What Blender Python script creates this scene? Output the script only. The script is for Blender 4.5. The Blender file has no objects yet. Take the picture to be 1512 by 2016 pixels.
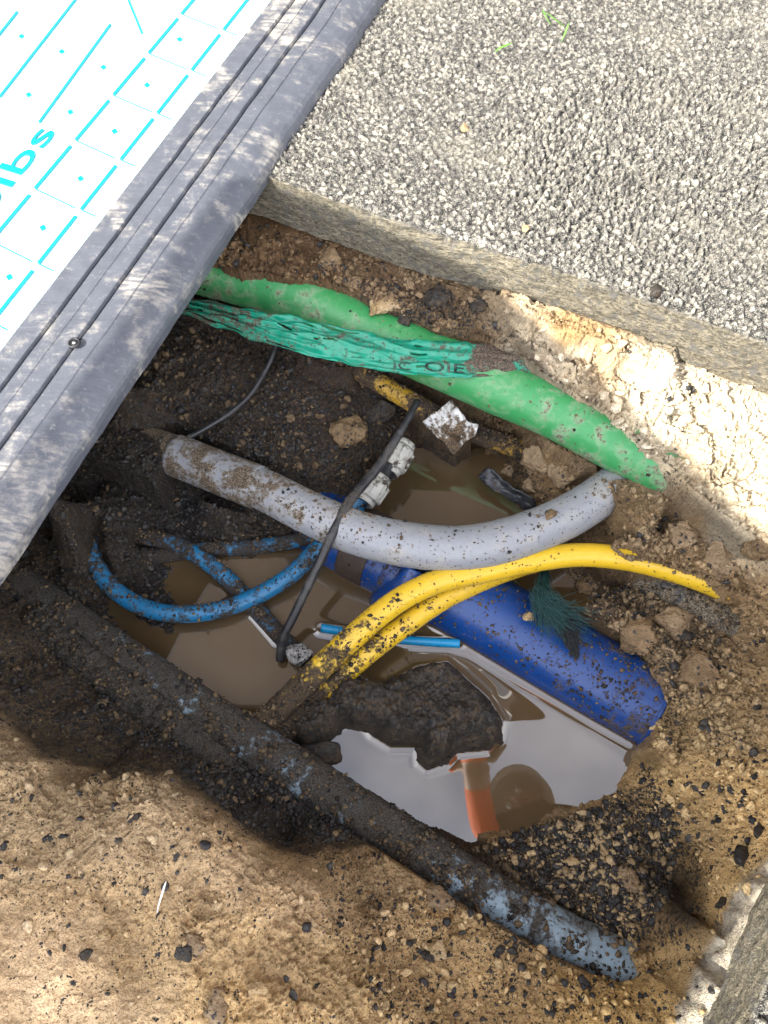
import bpy, bmesh, math, random
import numpy as np
from mathutils import Vector, Matrix

# ------------------------------------------------------------------ camera, world, sun
SC = bpy.context.scene
COL = SC.collection
W0, H0 = 1512.0, 2016.0
CAM = np.array([0.0, 0.0, 0.95])
TILT = math.radians(25)
FOVX = math.radians(53)
FPX = (W0/2)/math.tan(FOVX/2)
cd = bpy.data.cameras.new('camera')
cd.sensor_fit = 'HORIZONTAL'; cd.angle = FOVX
cd.clip_start = 0.02; cd.clip_end = 500
cam = bpy.data.objects.new('camera', cd); COL.objects.link(cam)
cam.location = CAM; cam.rotation_euler = (TILT, 0, 0)
SC.camera = cam

SUN_EL = math.radians(42); SUN_AZ = math.radians(33)      # light travels towards +X +Y
SUN_T = np.array([math.cos(SUN_AZ)*math.cos(SUN_EL), math.sin(SUN_AZ)*math.cos(SUN_EL), -math.sin(SUN_EL)])
wd = bpy.data.worlds.new('World'); SC.world = wd; wd.use_nodes = True
wn = wd.node_tree; wn.nodes.clear()
w_out = wn.nodes.new('ShaderNodeOutputWorld'); w_bg = wn.nodes.new('ShaderNodeBackground')
w_sky = wn.nodes.new('ShaderNodeTexSky'); w_sky.sky_type = 'NISHITA'; w_sky.sun_disc = False
w_sky.sun_elevation = SUN_EL
w_sky.sun_rotation = math.atan2(-SUN_T[0], -SUN_T[1])
w_tc = wn.nodes.new('ShaderNodeTexCoord'); w_no = wn.nodes.new('ShaderNodeTexNoise')
w_no.inputs['Scale'].default_value = 1.6; w_no.inputs['Detail'].default_value = 6
w_cr = wn.nodes.new('ShaderNodeValToRGB')
w_cr.color_ramp.elements[0].position = 0.36; w_cr.color_ramp.elements[0].color = (.25, .25, .25, 1)
w_cr.color_ramp.elements[1].position = 0.58; w_cr.color_ramp.elements[1].color = (.9, .9, .9, 1)
w_mx = wn.nodes.new('ShaderNodeMix'); w_mx.data_type = 'RGBA'
w_mx.inputs['B'].default_value = (11.0, 11.0, 11.5, 1)
wn.links.new(w_tc.outputs['Generated'], w_no.inputs['Vector'])
wn.links.new(w_no.outputs['Fac'], w_cr.inputs['Fac'])
wn.links.new(w_cr.outputs['Color'], w_mx.inputs['Factor'])
wn.links.new(w_sky.outputs['Color'], w_mx.inputs['A'])
wn.links.new(w_mx.outputs['Result'], w_bg.inputs['Color'])
wn.links.new(w_bg.outputs['Background'], w_out.inputs['Surface'])
w_bg.inputs['Strength'].default_value = 0.15

sd = bpy.data.lights.new('sun', 'SUN'); sd.energy = 5.0; sd.angle = math.radians(0.4)
sd.color = (1.0, 0.95, 0.86)
sun = bpy.data.objects.new('sun', sd); COL.objects.link(sun)
sun.rotation_euler = Vector(SUN_T).to_track_quat('-Z', 'Y').to_euler()

SC.view_settings.view_transform = 'Standard'; SC.view_settings.look = 'None'
SC.view_settings.exposure = 1.5; SC.view_settings.gamma = 1.0
SC.view_settings.use_curve_mapping = False
try:
    SC.cycles.use_denoising = True
    SC.cycles.max_bounces = 6
except Exception: pass

# ------------------------------------------------------------------ helpers
rng = np.random.default_rng(7); random.seed(7)
cT, sT = math.cos(TILT), math.sin(TILT)
def ray(u, v):
    x = (u - W0/2)/FPX; y = (v - H0/2)/FPX
    return np.array([x, sT - y*cT, -cT - y*sT])
def P(u, v, z):
    """the point at height z that lies behind photo pixel (u, v)"""
    d = ray(u, v); t = (z - CAM[2])/d[2]
    return CAM + d*t
def proj(X):
    X = np.asarray(X, float); d = X - CAM
    zc = d[..., 1]*sT - d[..., 2]*cT
    yc = d[..., 1]*cT + d[..., 2]*sT
    return W0/2 + FPX*d[..., 0]/zc, H0/2 - FPX*yc/zc
def _hash(ix, iy, seed):
    h = (ix.astype(np.int64)*374761393 + iy.astype(np.int64)*668265263 + seed*974634777) & 0xffffffff
    h = ((h ^ (h >> 13))*1274126177) & 0xffffffff
    h = ((h ^ (h >> 16))*2246822519) & 0xffffffff
    return ((h ^ (h >> 15)) & 0xffffff)/float(0xffffff)
def vnoise(x, y, seed=0):
    ix = np.floor(x); iy = np.floor(y); fx = x-ix; fy = y-iy
    fx = fx*fx*fx*(fx*(fx*6-15)+10); fy = fy*fy*fy*(fy*(fy*6-15)+10)
    a = _hash(ix, iy, seed); b = _hash(ix+1, iy, seed); c = _hash(ix, iy+1, seed); d = _hash(ix+1, iy+1, seed)
    return (a*(1-fx)+b*fx)*(1-fy) + (c*(1-fx)+d*fx)*fy - .5
def fbm(x, y, scale, octs=4, seed=0, gain=.5):
    r = 0; a = 1; s = 0
    for o in range(octs):
        r = r + a*vnoise(x*scale*(2**o)+13.7*o, y*scale*(2**o)-7.1*o, seed+o*17); s += a; a *= gain
    return r/s*2
def cells(x, y, scale, seed=0):
    """distance to nearest jittered cell point (0..~1) and that cell's random number"""
    x = x*scale; y = y*scale; ix = np.floor(x); iy = np.floor(y)
    best = np.full(x.shape, 9.0); rid = np.zeros(x.shape)
    for dx in (-1, 0, 1):
        for dy in (-1, 0, 1):
            cx = ix+dx; cy = iy+dy
            px = cx + _hash(cx, cy, seed); py = cy + _hash(cx, cy, seed+5)
            d = (px-x)**2 + (py-y)**2
            m = d < best; best = np.where(m, d, best); rid = np.where(m, _hash(cx, cy, seed+9), rid)
    return np.sqrt(best), rid
def in_poly(u, v, poly):
    inside = np.zeros(np.shape(u), bool); n = len(poly)
    for i in range(n):
        x1, y1 = poly[i]; x2, y2 = poly[(i+1) % n]
        if y1 == y2: continue
        c = ((y1 > v) != (y2 > v)) & (u < (x2-x1)*(v-y1)/(y2-y1) + x1)
        inside ^= c
    return inside
def poly_dist(u, v, poly, closed=True):
    d = np.full(np.shape(u), 1e9); n = len(poly)
    for i in range(n if closed else n-1):
        x1, y1 = poly[i]; x2, y2 = poly[(i+1) % n]
        dx, dy = x2-x1, y2-y1; L = dx*dx+dy*dy+1e-9
        t = np.clip(((u-x1)*dx+(v-y1)*dy)/L, 0, 1)
        d = np.minimum(d, np.hypot(u-x1-t*dx, v-y1-t*dy))
    return d
def sdf(u, v, poly):                     # positive inside, in pixels
    d = poly_dist(u, v, poly); return np.where(in_poly(u, v, poly), d, -d)
def smooth(a, b, x):
    t = np.clip((x-a)/(b-a), 0, 1); return t*t*(3-2*t)

def mesh_obj(name, verts, faces, mat=None, parent=None, smooth_shade=True, attrs=None, loose_quads=True):
    me = bpy.data.meshes.new(name)
    verts = np.asarray(verts, dtype=np.float32)
    if isinstance(faces, np.ndarray):
        k = faces.shape[1]; nf = len(faces)
        me.vertices.add(len(verts)); me.vertices.foreach_set('co', verts.ravel())
        me.loops.add(nf*k); me.loops.foreach_set('vertex_index', faces.astype(np.int32).ravel())
        me.polygons.add(nf); me.polygons.foreach_set('loop_start', np.arange(0, nf*k, k, dtype=np.int32))
        me.update(calc_edges=True)
    else:
        me.from_pydata([tuple(v) for v in verts], [], faces); me.update()
    if smooth_shade:
        me.polygons.foreach_set('use_smooth', np.ones(len(me.polygons), bool))
    for k, a in (attrs or {}).items():
        a = np.asarray(a, dtype=np.float32)
        if a.ndim == 2:
            at = me.attributes.new(k, 'FLOAT_COLOR', 'POINT')
            c = np.ones((len(a), 4), np.float32); c[:, :3] = a; at.data.foreach_set('color', c.ravel())
        else:
            at = me.attributes.new(k, 'FLOAT', 'POINT'); at.data.foreach_set('value', a)
    if mat: me.materials.append(mat)
    o = bpy.data.objects.new(name, me); COL.objects.link(o)
    if parent: o.parent = parent; o.matrix_parent_inverse = parent.matrix_world.inverted()
    return o
def tag(o, label=None, cat=None, group=None, kind=None):
    if label: o['label'] = label
    if cat: o['category'] = cat
    if group: o['group'] = group
    if kind: o['kind'] = kind
    return o
def empty(name, loc, label, cat, group=None):
    o = bpy.data.objects.new(name, None); COL.objects.link(o); o.location = [float(a) for a in loc]
    o.matrix_world = Matrix.Translation([float(a) for a in loc])
    return tag(o, label, cat, group)
def grid_faces(nx, ny):
    i = np.arange(nx-1)[:, None]*ny + np.arange(ny-1)[None, :]
    i = i.ravel(); return np.stack([i, i+ny, i+ny+1, i+1], 1)

# ------------------------------------------------------------------ materials
class NT:
    def __init__(s, name):
        s.m = bpy.data.materials.new(name); s.m.use_nodes = True; s.t = s.m.node_tree
        s.b = s.t.nodes['Principled BSDF']; s.tc = s.t.nodes.new('ShaderNodeTexCoord')
    def n(s, typ, **kw):
        n = s.t.nodes.new(typ)
        for k, v in kw.items(): setattr(n, k, v)
        return n
    def L(s, a, b): s.t.links.new(a, b)
    def val(s, sock, v):
        if hasattr(v, 'is_linked') or isinstance(v, bpy.types.NodeSocket): s.L(v, sock)
        else: sock.default_value = v
    def noise(s, scale, detail=4, rough=.55, dist=0, vec=None, out='Fac'):
        n = s.n('ShaderNodeTexNoise'); n.inputs['Scale'].default_value = scale; n.inputs['Detail'].default_value = detail
        n.inputs['Roughness'].default_value = rough; n.inputs['Distortion'].default_value = dist
        s.L(vec or s.tc.outputs['Object'], n.inputs['Vector']); return n.outputs[out]
    def warp(s):
        if not hasattr(s, '_w'):
            a = s.n('ShaderNodeVectorMath', operation='MULTIPLY_ADD'); a.inputs[1].default_value = (.012,)*3
            s.L(s.noise(150, 3, .7, out='Color'), a.inputs[0]); s.L(s.tc.outputs['Object'], a.inputs[2]); s._w = a.outputs[0]
        return s._w
    def voro(s, scale, feature='F1', out='Distance', vec=None, rnd=1):
        vec = vec or s.warp()
        n = s.n('ShaderNodeTexVoronoi', feature=feature); n.inputs['Scale'].default_value = scale
        n.inputs['Randomness'].default_value = rnd
        s.L(vec or s.tc.outputs['Object'], n.inputs['Vector']); return n.outputs[out]
    def ramp(s, fac, a, b, ca=0, cb=1):
        n = s.n('ShaderNodeMapRange'); n.interpolation_type = 'SMOOTHSTEP'
        for i, v in zip(('Value', 'From Min', 'From Max', 'To Min', 'To Max'), (fac, a, b, ca, cb)): s.val(n.inputs[i], v)
        return n.outputs[0]
    def math(s, op, a, b=0):
        n = s.n('ShaderNodeMath', operation=op); s.val(n.inputs[0], a); s.val(n.inputs[1], b); return n.outputs[0]
    def mix(s, fac, a, b, mode='MIX'):
        n = s.n('ShaderNodeMix', data_type='RGBA', blend_type=mode)
        s.val(n.inputs['Factor'], fac)
        for k, c in (('A', a), ('B', b)):
            s.val(n.inputs[k], c if not isinstance(c, tuple) else (*c[:3], 1))
        return n.outputs['Result']
    def attr(s, name, out='Fac'):
        n = s.n('ShaderNodeAttribute', attribute_name=name); return n.outputs[out]
    def bump(s, h, strength, dist, prev=None):
        n = s.n('ShaderNodeBump'); n.inputs['Strength'].default_value = strength; n.inputs['Distance'].default_value = dist
        s.L(h, n.inputs['Height'])
        if prev is not None: s.L(prev, n.inputs['Normal'])
        return n.outputs['Normal']
    def island(s):
        return s.n('ShaderNodeNewGeometry').outputs['Random Per Island']
    def set(s, **kw):
        names = dict(color='Base Color', rough='Roughness', spec='Specular IOR Level', normal='Normal', metal='Metallic', ior='IOR', coat='Coat Weight', coatr='Coat Roughness')
        for k, v in kw.items():
            i = s.b.inputs[names[k]]
            if isinstance(v, tuple): v = (*v[:3], 1)
            s.val(i, v)
        return s.m

def mat_soil():
    s = NT('soil')
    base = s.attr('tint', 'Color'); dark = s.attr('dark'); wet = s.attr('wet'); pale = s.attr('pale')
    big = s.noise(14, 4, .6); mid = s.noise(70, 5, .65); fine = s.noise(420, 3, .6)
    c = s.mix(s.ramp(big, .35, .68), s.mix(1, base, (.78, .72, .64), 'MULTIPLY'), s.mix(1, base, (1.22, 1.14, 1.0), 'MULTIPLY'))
    c = s.mix(s.ramp(mid, .45, .7, 0, .55), c, s.mix(1, c, (1.35, 1.3, 1.2), 'MULTIPLY'))
    c = s.mix(s.ramp(fine, .32, .56, .7, 0), c, s.mix(1, c, (.45, .41, .37), 'MULTIPLY'))
    # pale bits of gravel in the sand
    vc = s.voro(210, out='Color'); sep = s.n('ShaderNodeSeparateColor'); s.L(vc, sep.inputs[0])
    vd = s.voro(210)
    bit = s.math('MULTIPLY', s.ramp(sep.outputs[0], .86, .9), s.ramp(vd, .45, .3))
    c = s.mix(s.math('MULTIPLY', bit, .6), c, s.mix(sep.outputs[1], (.42, .33, .2), (.3, .18, .09)))
    # black tarmac crumbs trodden in, two sizes; the share follows the 'dark' attribute
    def crumbs(scale, gain, off):
        v = s.voro(scale); col = s.voro(scale, out='Color'); q = s.n('ShaderNodeSeparateColor'); s.L(col, q.inputs[0])
        th = s.math('SUBTRACT', 1.0, s.math('MULTIPLY', dark, gain))
        th = s.math('ADD', th, off)
        pick = s.math('GREATER_THAN', s.math('ADD', q.outputs[0], s.math('MULTIPLY', s.math('SUBTRACT', big, .5), .9)), th)
        return s.math('MULTIPLY', pick, s.ramp(v, .62, .4)), q.outputs[2]
    k1, r1 = crumbs(330, 1.0, .0); k2, r2 = crumbs(150, .85, .08)
    k = s.math('MAXIMUM', k1, k2)
    c = s.mix(k, c, s.mix(s.ramp(r1, .3, .9), (.014, .014, .015), (.06, .055, .05)))
    c = s.mix(s.math('MULTIPLY', pale, .85), c, s.mix(s.ramp(mid, .4, .62), (.34, .31, .26), (.62, .57, .45)))
    c = s.mix(s.math('MULTIPLY', wet, .6), c, s.mix(1, c, (.4, .36, .32), 'MULTIPLY'))
    n1 = s.bump(mid, .9, .009); n2 = s.bump(s.math('ADD', fine, s.math('MULTIPLY', k, .4)), 1.0, .0030, n1)
    rough = s.math('SUBTRACT', s.ramp(big, .3, .7, .8, .6), s.math('MULTIPLY', wet, .3))
    return s.set(color=c, rough=rough, spec=.4, normal=n2)

def mat_asphalt(name='asphalt'):
    s = NT(name)
    face = s.attr('face')
    d = s.voro(150, rnd=1); col = s.voro(150, out='Color'); q = s.n('ShaderNodeSeparateColor'); s.L(col, q.inputs[0])
    big = s.noise(5, 5, .6); mid = s.noise(160, 4, .7); fine = s.noise(600, 3, .7)
    stone = s.mix(q.outputs[0], (.034, .035, .038), (.13, .125, .115))
    stone = s.mix(s.math('MULTIPLY', s.ramp(q.outputs[1], .70, .78), .85), stone, s.mix(q.outputs[2], (.19, .18, .155), (.38, .36, .31)))
    stone = s.mix(s.ramp(mid, .4, .65), stone, s.mix(1, stone, (1.7, 1.6, 1.4), 'MULTIPLY'))
    hi = s.attr('hi')
    c = s.mix(s.ramp(hi, .12, .6), (.012, .012, .014), stone)
    c = s.mix(s.math('MULTIPLY', s.ramp(fine, .52, .60), .6), c, (.50, .47, .39))
    c = s.mix(s.ramp(big, .52, .72, 0, .3), c, s.mix(mid, (.2, .18, .14), (.42, .38, .3)))
    # sawn face: streaks along the cut
    mp = s.n('ShaderNodeMapping'); mp.inputs['Rotation'].default_value = (0, 0, math.radians(19)); mp.inputs['Scale'].default_value = (25, 260, 320)
    s.L(s.tc.outputs['Object'], mp.inputs['Vector'])
    st = s.noise(1, 5, .7, 1.0, mp.outputs[0]); st2 = s.noise(55, 5, .7)
    fc = s.mix(s.ramp(st, .38, .62), (.05, .045, .034), (.235, .205, .145))
    fc = s.mix(s.ramp(st2, .5, .64), fc, (.10, .095, .085))
    c = s.mix(face, c, fc)
    n1 = s.bump(s.math('ADD', s.math('MULTIPLY', mid, 1.0), s.math('MULTIPLY', fine, .5)), 1.0, .0035)
    n2 = s.bump(st, .4, .002, n1)
    return s.set(color=c, rough=.75, spec=.35, normal=n2)

def mat_pipe(name, col, dirt=(.16, .115, .07), rough=.35, base_dirt=.0, speck=.5, dark=(.025, .022, .02), dust=(.4, .36, .28), dustamt=.25, spec=.5):
    """coloured plastic with mud films, mud patches and black specks; 'dirt' attribute varies along the pipe"""
    s = NT(name); a = s.attr('dirt')
    a = s.math('ADD', a, base_dirt)
    n1 = s.noise(26, 6, .68, .4); n2 = s.noise(120, 4, .6, .2); n3 = s.noise(380, 3, .6)
    thick = s.ramp(s.math('ADD', s.math('ADD', s.math('MULTIPLY', n1, .75), s.math('MULTIPLY', n2, .35)), s.math('MULTIPLY', a, .55)), .68, .80)
    film = s.ramp(s.math('ADD', n1, s.math('MULTIPLY', a, .35)), .48, .8, 0, dustamt)
    v = s.voro(170); vc = s.voro(170, out='Color'); q = s.n('ShaderNodeSeparateColor'); s.L(vc, q.inputs[0])
    pick = s.math('GREATER_THAN', s.math('ADD', q.outputs[0], s.math('ADD', s.math('MULTIPLY', s.math('SUBTRACT', n1, .5), 1.2), s.math('MULTIPLY', a, .3))), 1.0-speck*.35)
    sp = s.math('MULTIPLY', pick, s.ramp(s.math('ADD', v, s.math('MULTIPLY', n3, .5)), .55, .46))
    c = s.mix(film, s.mix(s.ramp(n2, .3, .7, 0, .25), col, s.mix(1, col, (.7, .7, .7), 'MULTIPLY')), dust)
    c = s.mix(thick, c, s.mix(s.ramp(n3, .35, .65), dark, dirt))
    c = s.mix(sp, c, s.mix(q.outputs[1], dark, dirt))
    h = s.math('ADD', s.math('MULTIPLY', thick, s.ramp(n3, .2, .8)), s.math('MULTIPLY', sp, .8))
    nb = s.bump(h, .9, .0022)
    nb = s.bump(n3, .08, .001, nb)
    r = s.math('ADD', rough, s.math('MULTIPLY', s.math('MAXIMUM', s.math('MAXIMUM', thick, sp), film), .45))
    return s.set(color=c, rough=r, spec=spec, normal=nb)

def mat_plain(name, col, rough=.5, var=.25, scale=60, bump=.3, bd=.002, spec=.5, metal=0.):
    s = NT(name); n = s.noise(scale, 5, .6); n2 = s.noise(scale*6, 3, .6)
    c = s.mix(n, s.mix(1, col, (1-var,)*3, 'MULTIPLY'), s.mix(1, col, (1+var,)*3, 'MULTIPLY'))
    nb = s.bump(s.math('ADD', n, s.math('MULTIPLY', n2, .5)), bump, bd)
    return s.set(color=c, rough=rough, spec=spec, normal=nb, metal=metal)

def mat_crumb(name, cols, rough=.7, spec=.35, use_tint=0.):
    s = NT(name); r = s.island(); n = s.noise(300, 4, .65)
    rp = s.n('ShaderNodeValToRGB'); e = rp.color_ramp.elements
    e[0].position = 0; e[0].color = (*cols[0], 1); e[1].position = 1; e[1].color = (*cols[-1], 1)
    for i, c in enumerate(cols[1:-1]):
        x = e.new((i+1)/(len(cols)-1)); x.color = (*c, 1)
    s.L(r, rp.inputs['Fac'])
    q = s.mix(use_tint, rp.outputs['Color'], s.attr('tint', 'Color'))
    c = s.mix(s.ramp(n, .35, .65), s.mix(1, q, (.55, .55, .55), 'MULTIPLY'), s.mix(1, q, (1.25, 1.22, 1.15), 'MULTIPLY'))
    return s.set(color=c, rough=rough, spec=spec, normal=s.bump(n, .7, .0015))

def mat_water():
    s = NT('muddy_water')
    n = s.noise(6, 3, .5); n2 = s.noise(2.2, 2, .5)
    c = s.mix(s.ramp(n, .3, .7), (.062, .040, .019), (.085, .057, .029))
    nb = s.bump(n2, .09, .012)
    s.set(color=c, rough=.012, ior=1.95, spec=.5, normal=nb)
    return s.m

M = {}
M['soil'] = mat_soil(); M['asphalt'] = mat_asphalt(); M['water'] = mat_water()
M['green'] = mat_pipe('green_duct_plastic', (.035, .25, .075), dirt=(.34, .27, .18), rough=.4, base_dirt=.08, speck=.35, dust=(.30, .36, .24), dustamt=.8)
M['grey'] = mat_pipe('grey_conduit_plastic', (.24, .25, .27), dirt=(.22, .16, .10), rough=.38, base_dirt=.02, speck=1.0, dust=(.4, .36, .28), dustamt=.55)
M['bluegrey'] = mat_pipe('blue_grey_duct_plastic', (.20, .28, .34), dirt=(.085, .075, .06), rough=.4, base_dirt=-.04, speck=1.4, dust=(.085, .088, .082), dustamt=.95)
M['yellow'] = mat_pipe('yellow_pipe_plastic', (.64, .41, .02), dirt=(.10, .06, .025), rough=.35, base_dirt=.0, speck=.9, dust=(.4, .28, .08), dustamt=.35)
M['oldyellow'] = mat_pipe('buried_yellow_plastic', (.42, .24, .015), dirt=(.10, .06, .03), rough=.5, base_dirt=.22, speck=1.0)
M['hose'] = mat_pipe('blue_hose_plastic', (.010, .14, .30), dirt=(.05, .038, .028), rough=.38, base_dirt=.05, speck=1.2, dust=(.06, .13, .18), dustamt=.5)
M['stub'] = mat_pipe('clean_blue_plastic', (.01, .25, .50), rough=.3, base_dirt=-.3, speck=.2, dustamt=.1)
M['main'] = mat_pipe('blue_main_plastic', (.003, .040, .185), dirt=(.12, .085, .05), rough=.33, base_dirt=-.03, speck=1.0, dust=(.05, .07, .2), dustamt=.35)
M['cable'] = mat_pipe('black_cable_sheath', (.014, .014, .016), dirt=(.12, .10, .08), rough=.42, base_dirt=-.08, speck=.4, dust=(.10, .095, .09), dustamt=.7)
M['cable2'] = mat_pipe('muddy_black_sheath', (.012, .012, .014), dirt=(.26, .21, .14), rough=.5, base_dirt=.12, speck=.8, dust=(.2, .17, .13), dustamt=.7)

# ------------------------------------------------------------------ the hole: a height field
XW = lambda pts: np.array([P(*p) for p in pts])
Z_W = -0.36
ctrl = [  # (u, v, z): height of the soil behind that pixel of the photograph
 # under the slab, above the green duct
 (420,400,-.13),(470,470,-.125),(560,500,-.13),(560,430,-.115),(660,480,-.12),(760,500,-.115),(760,600,-.135),(850,560,-.115),(880,640,-.135),(950,590,-.11),(950,660,-.15),
 (420,500,-.14),(640,560,-.135),
 # sunlit bank
 (1000,600,-.105),(1100,620,-.105),(1250,690,-.105),(1400,750,-.105),(1512,800,-.11),(1650,880,-.11),(1050,690,-.13),(1150,740,-.12),(1300,800,-.12),(1450,880,-.13),(1512,980,-.16),(1600,1050,-.16),
 (1130,790,-.145),(1230,890,-.165),(1340,950,-.18),(1430,1010,-.18),(1300,880,-.13),(1400,950,-.145),
 # behind and below the green duct
 (420,560,-.27),(560,620,-.27),(700,680,-.27),(850,740,-.27),(1000,790,-.27),(1150,860,-.26),(1280,930,-.24),
 (340,650,-.25),(300,720,-.24),(420,720,-.25),(500,700,-.25),(600,740,-.265),(700,760,-.29),(600,830,-.28),(700,860,-.30),(500,850,-.29),(400,820,-.27),(250,800,-.25),(300,860,-.29),(780,780,-.30),(760,860,-.33),
 (880,800,-.31),(980,840,-.30),(1060,900,-.28),(1120,960,-.27),(1200,950,-.25),(1300,1010,-.25),(1200,1050,-.29),(1020,870,-.33),
 # left shelf
 (150,860,-.27),(100,950,-.29),(200,950,-.33),(300,960,-0.336),(400,990,-0.336),(500,1030,-0.336),(150,1050,-.34),(250,1150,-.355),(330,1200,-.35),(420,1040,-0.338),(480,1080,-0.341),(640,960,-.33),(550,930,-.31),(560,1060,-0.341),
 (100,1120,-.32),(180,1210,-.335),(280,1290,-.34),(360,1340,-.345),(0,1080,-.28),(-60,1000,-.25),
 # right wall
 (1250,1050,-.29),(1350,1030,-.22),(1450,1080,-.2),(1512,1130,-.19),(1400,1120,-.25),(1512,1200,-.23),(1620,1200,-.18),(1250,1110,-.33),
 (1180,1130,-.345),(1120,1130,-.36),(1230,1180,-.335),(1320,1150,-.32),(1350,1220,-.30),(1450,1270,-.27),(1512,1350,-.22),(1300,1270,-.31),(1380,1330,-.28),(1240,1230,-.325),(1330,1400,-.29),
 (1320,1450,-.29),(1400,1430,-.25),(1512,1480,-.2),(1300,1500,-.32),(1380,1520,-.25),(1512,1600,-.17),(1600,1500,-.14),(1280,1560,-.32),(1240,1600,-.335),
 # gravel mound bottom right, puddled pocket
 (1240,1530,-.35),(1180,1590,-.345),(1100,1620,-.345),(980,1650,-.345),(1050,1700,-.33),(1150,1660,-.315),(1250,1640,-.31),(1150,1760,-.30),(1250,1720,-.30),(1320,1660,-.31),(1350,1750,-.31),(1340,1820,-.29),(1240,1830,-.275),(1180,1830,-.28),
 (1390,1700,-.24),(1450,1650,-.2),(1400,1830,-.20),(1380,1880,-.19),(1512,1720,-.13),(1440,1790,-.15),(1300,1900,-.22),
 # pale lip under the corner slab
 (1480,1740,-.115),(1420,1840,-.12),(1400,1940,-.12),(1370,2000,-.12),(1560,1700,-.10),(1512,1780,-.105),(1470,1860,-.105),
 # lower ledge over the grey duct
 (1254,1925,-.215),(1179,1915,-.215),(1079,1890,-.215),(1008,1838,-.21),(968,1775,-.22),(867,1773,-.215),(812,1700,-.215),(760,1680,-.2),(680,1690,-.19),(900,1850,-.19),(1000,1920,-.19),(1150,1980,-.18),(1300,1980,-.17),(850,1950,-.17),(780,1800,-.17),(1000,2060,-.15),(1250,2080,-.14),
 (720,1780,-.175),(780,1900,-.155),(820,2016,-.13),
 # dark slope between ledge and duct
 (560,1640,-.25),(480,1570,-.25),(400,1500,-.26),(330,1440,-.26),(500,1500,-.275),(620,1580,-.28),(720,1620,-.275),(800,1660,-.26),(250,1400,-.26),(600,1530,-.30),(150,1300,-.28),(50,1220,-.27),(0,1180,-.25),
 (200,1440,-.235),(100,1380,-.22),(0,1300,-.20),(-80,1200,-.16),(230,1500,-.22),(120,1440,-.18),
 # foreground mound
 (0,1410,-.10),(75,1495,-.085),(186,1540,-.08),(230,1560,-.075),(322,1530,-.07),(385,1575,-.07),(440,1620,-.07),(500,1665,-.07),(580,1725,-.075),(625,1770,-.08),(650,1840,-.085),(690,1930,-.08),(730,2010,-.075),
 (100,1650,-.07),(300,1650,-.06),(420,1750,-.055),(200,1760,-.065),(0,1560,-.075),(120,1800,-.045),(0,1800,-.04),(250,1850,-.055),(400,1900,-.035),(560,1850,-.06),(560,1960,-.04),(100,1950,-.025),(0,2016,-.02),(300,2016,-.02),(500,2050,-.02),(-100,1900,-.02),(-100,1600,-.05),(-150,1350,-.06),
 # floor of the pool
 (880,900,-.42),(850,980,-.42),(960,960,-.42),(780,1060,-.42),(600,1150,-.42),(480,1160,-.42),(480,1280,-.42),(420,1330,-.40),(600,1250,-.43),(700,1200,-.43),(800,1250,-.43),(950,1350,-.43),(760,1500,-.43),(900,1580,-.43),(1050,1500,-.43),(1150,1500,-.43),(1000,1130,-.42),(1060,1190,-.40),(700,1330,-.43),(1200,1420,-.43),(1080,1250,-.42),
]
# far rim of the world round the hole
ring = [(-.75,.1,-.05),(-.9,.8,-.05),(-.7,1.2,-.12),(-.2,1.3,-.13),(.4,1.2,-.13),(1.0,1.0,-.12),(1.2,.5,-.12),(1.1,0,-.12),(.9,-.4,-.12),(.4,-.55,-.06),(0,-.6,-.03),(-.5,-.5,-.02),(-.8,-.2,-.02),
        (-.6,.35,-.2),(-.55,.55,-.16),(-.45,.75,-.14),(-.3,.6,-.18)]
CP = np.vstack([XW(ctrl), np.array(ring)])
def rbf_fit(C, vals, lam=1e-4):
    D = np.linalg.norm(C[:, None, :]-C[None, :, :], axis=2)
    n = len(C); A = np.zeros((n+3, n+3)); A[:n, :n] = -D + lam*np.eye(n)*-1
    Q = np.hstack([np.ones((n, 1)), C]); A[:n, n:] = Q; A[n:, :n] = Q.T
    b = np.zeros((n+3,)+vals.shape[1:]); b[:n] = vals
    return np.linalg.solve(A, b)
def rbf_eval(C, w, X):
    out = np.zeros((len(X),)+w.shape[1:])
    for i in range(0, len(X), 20000):
        x = X[i:i+20000]
        D = np.sqrt(((x[:, None, :]-C[None])**2).sum(2))
        out[i:i+20000] = -D@w[:len(C)] + w[len(C)] + x@w[len(C)+1:]
    return out
wz = rbf_fit(CP[:, :2], CP[:, 2], 3e-3)

def axis_coords(lo, hi, step, far, n=26):
    core = np.arange(lo, hi+step*.5, step)
    g = (np.linspace(0, 1, n+1)[1:]**3)*far + step*2*np.arange(1, n+1)
    return np.concatenate([lo-g[::-1], core, hi+g])
STEP = 0.0019
xs = axis_coords(-.80, .92, STEP, 60); ys = axis_coords(-.38, 1.05, STEP, 60)
CX, CY = -.0, .35
GX, GY = np.meshgrid(xs, ys, indexing='ij')
core = (GX > -1.0) & (GX < 1.15) & (GY > -.6) & (GY < 1.3)
Zs = np.full(GX.shape, -0.10)
# coarse evaluation then bilinear up-sampling
cs = 0.005
cxs = np.arange(-1.02, 1.18, cs); cys = np.arange(-.62, 1.32, cs)
cgx, cgy = np.meshgrid(cxs, cys, indexing='ij')
cz = rbf_eval(CP[:, :2], wz, np.stack([cgx.ravel(), cgy.ravel()], 1)).reshape(cgx.shape)
def bil(a, x, y):
    fx = np.clip((x-cxs[0])/cs, 0, len(cxs)-1.001); fy = np.clip((y-cys[0])/cs, 0, len(cys)-1.001)
    ix = fx.astype(int); iy = fy.astype(int); fx -= ix; fy -= iy
    return (a[ix, iy]*(1-fx)+a[ix+1, iy]*fx)*(1-fy)+(a[ix, iy+1]*(1-fx)+a[ix+1, iy+1]*fx)*fy
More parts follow.
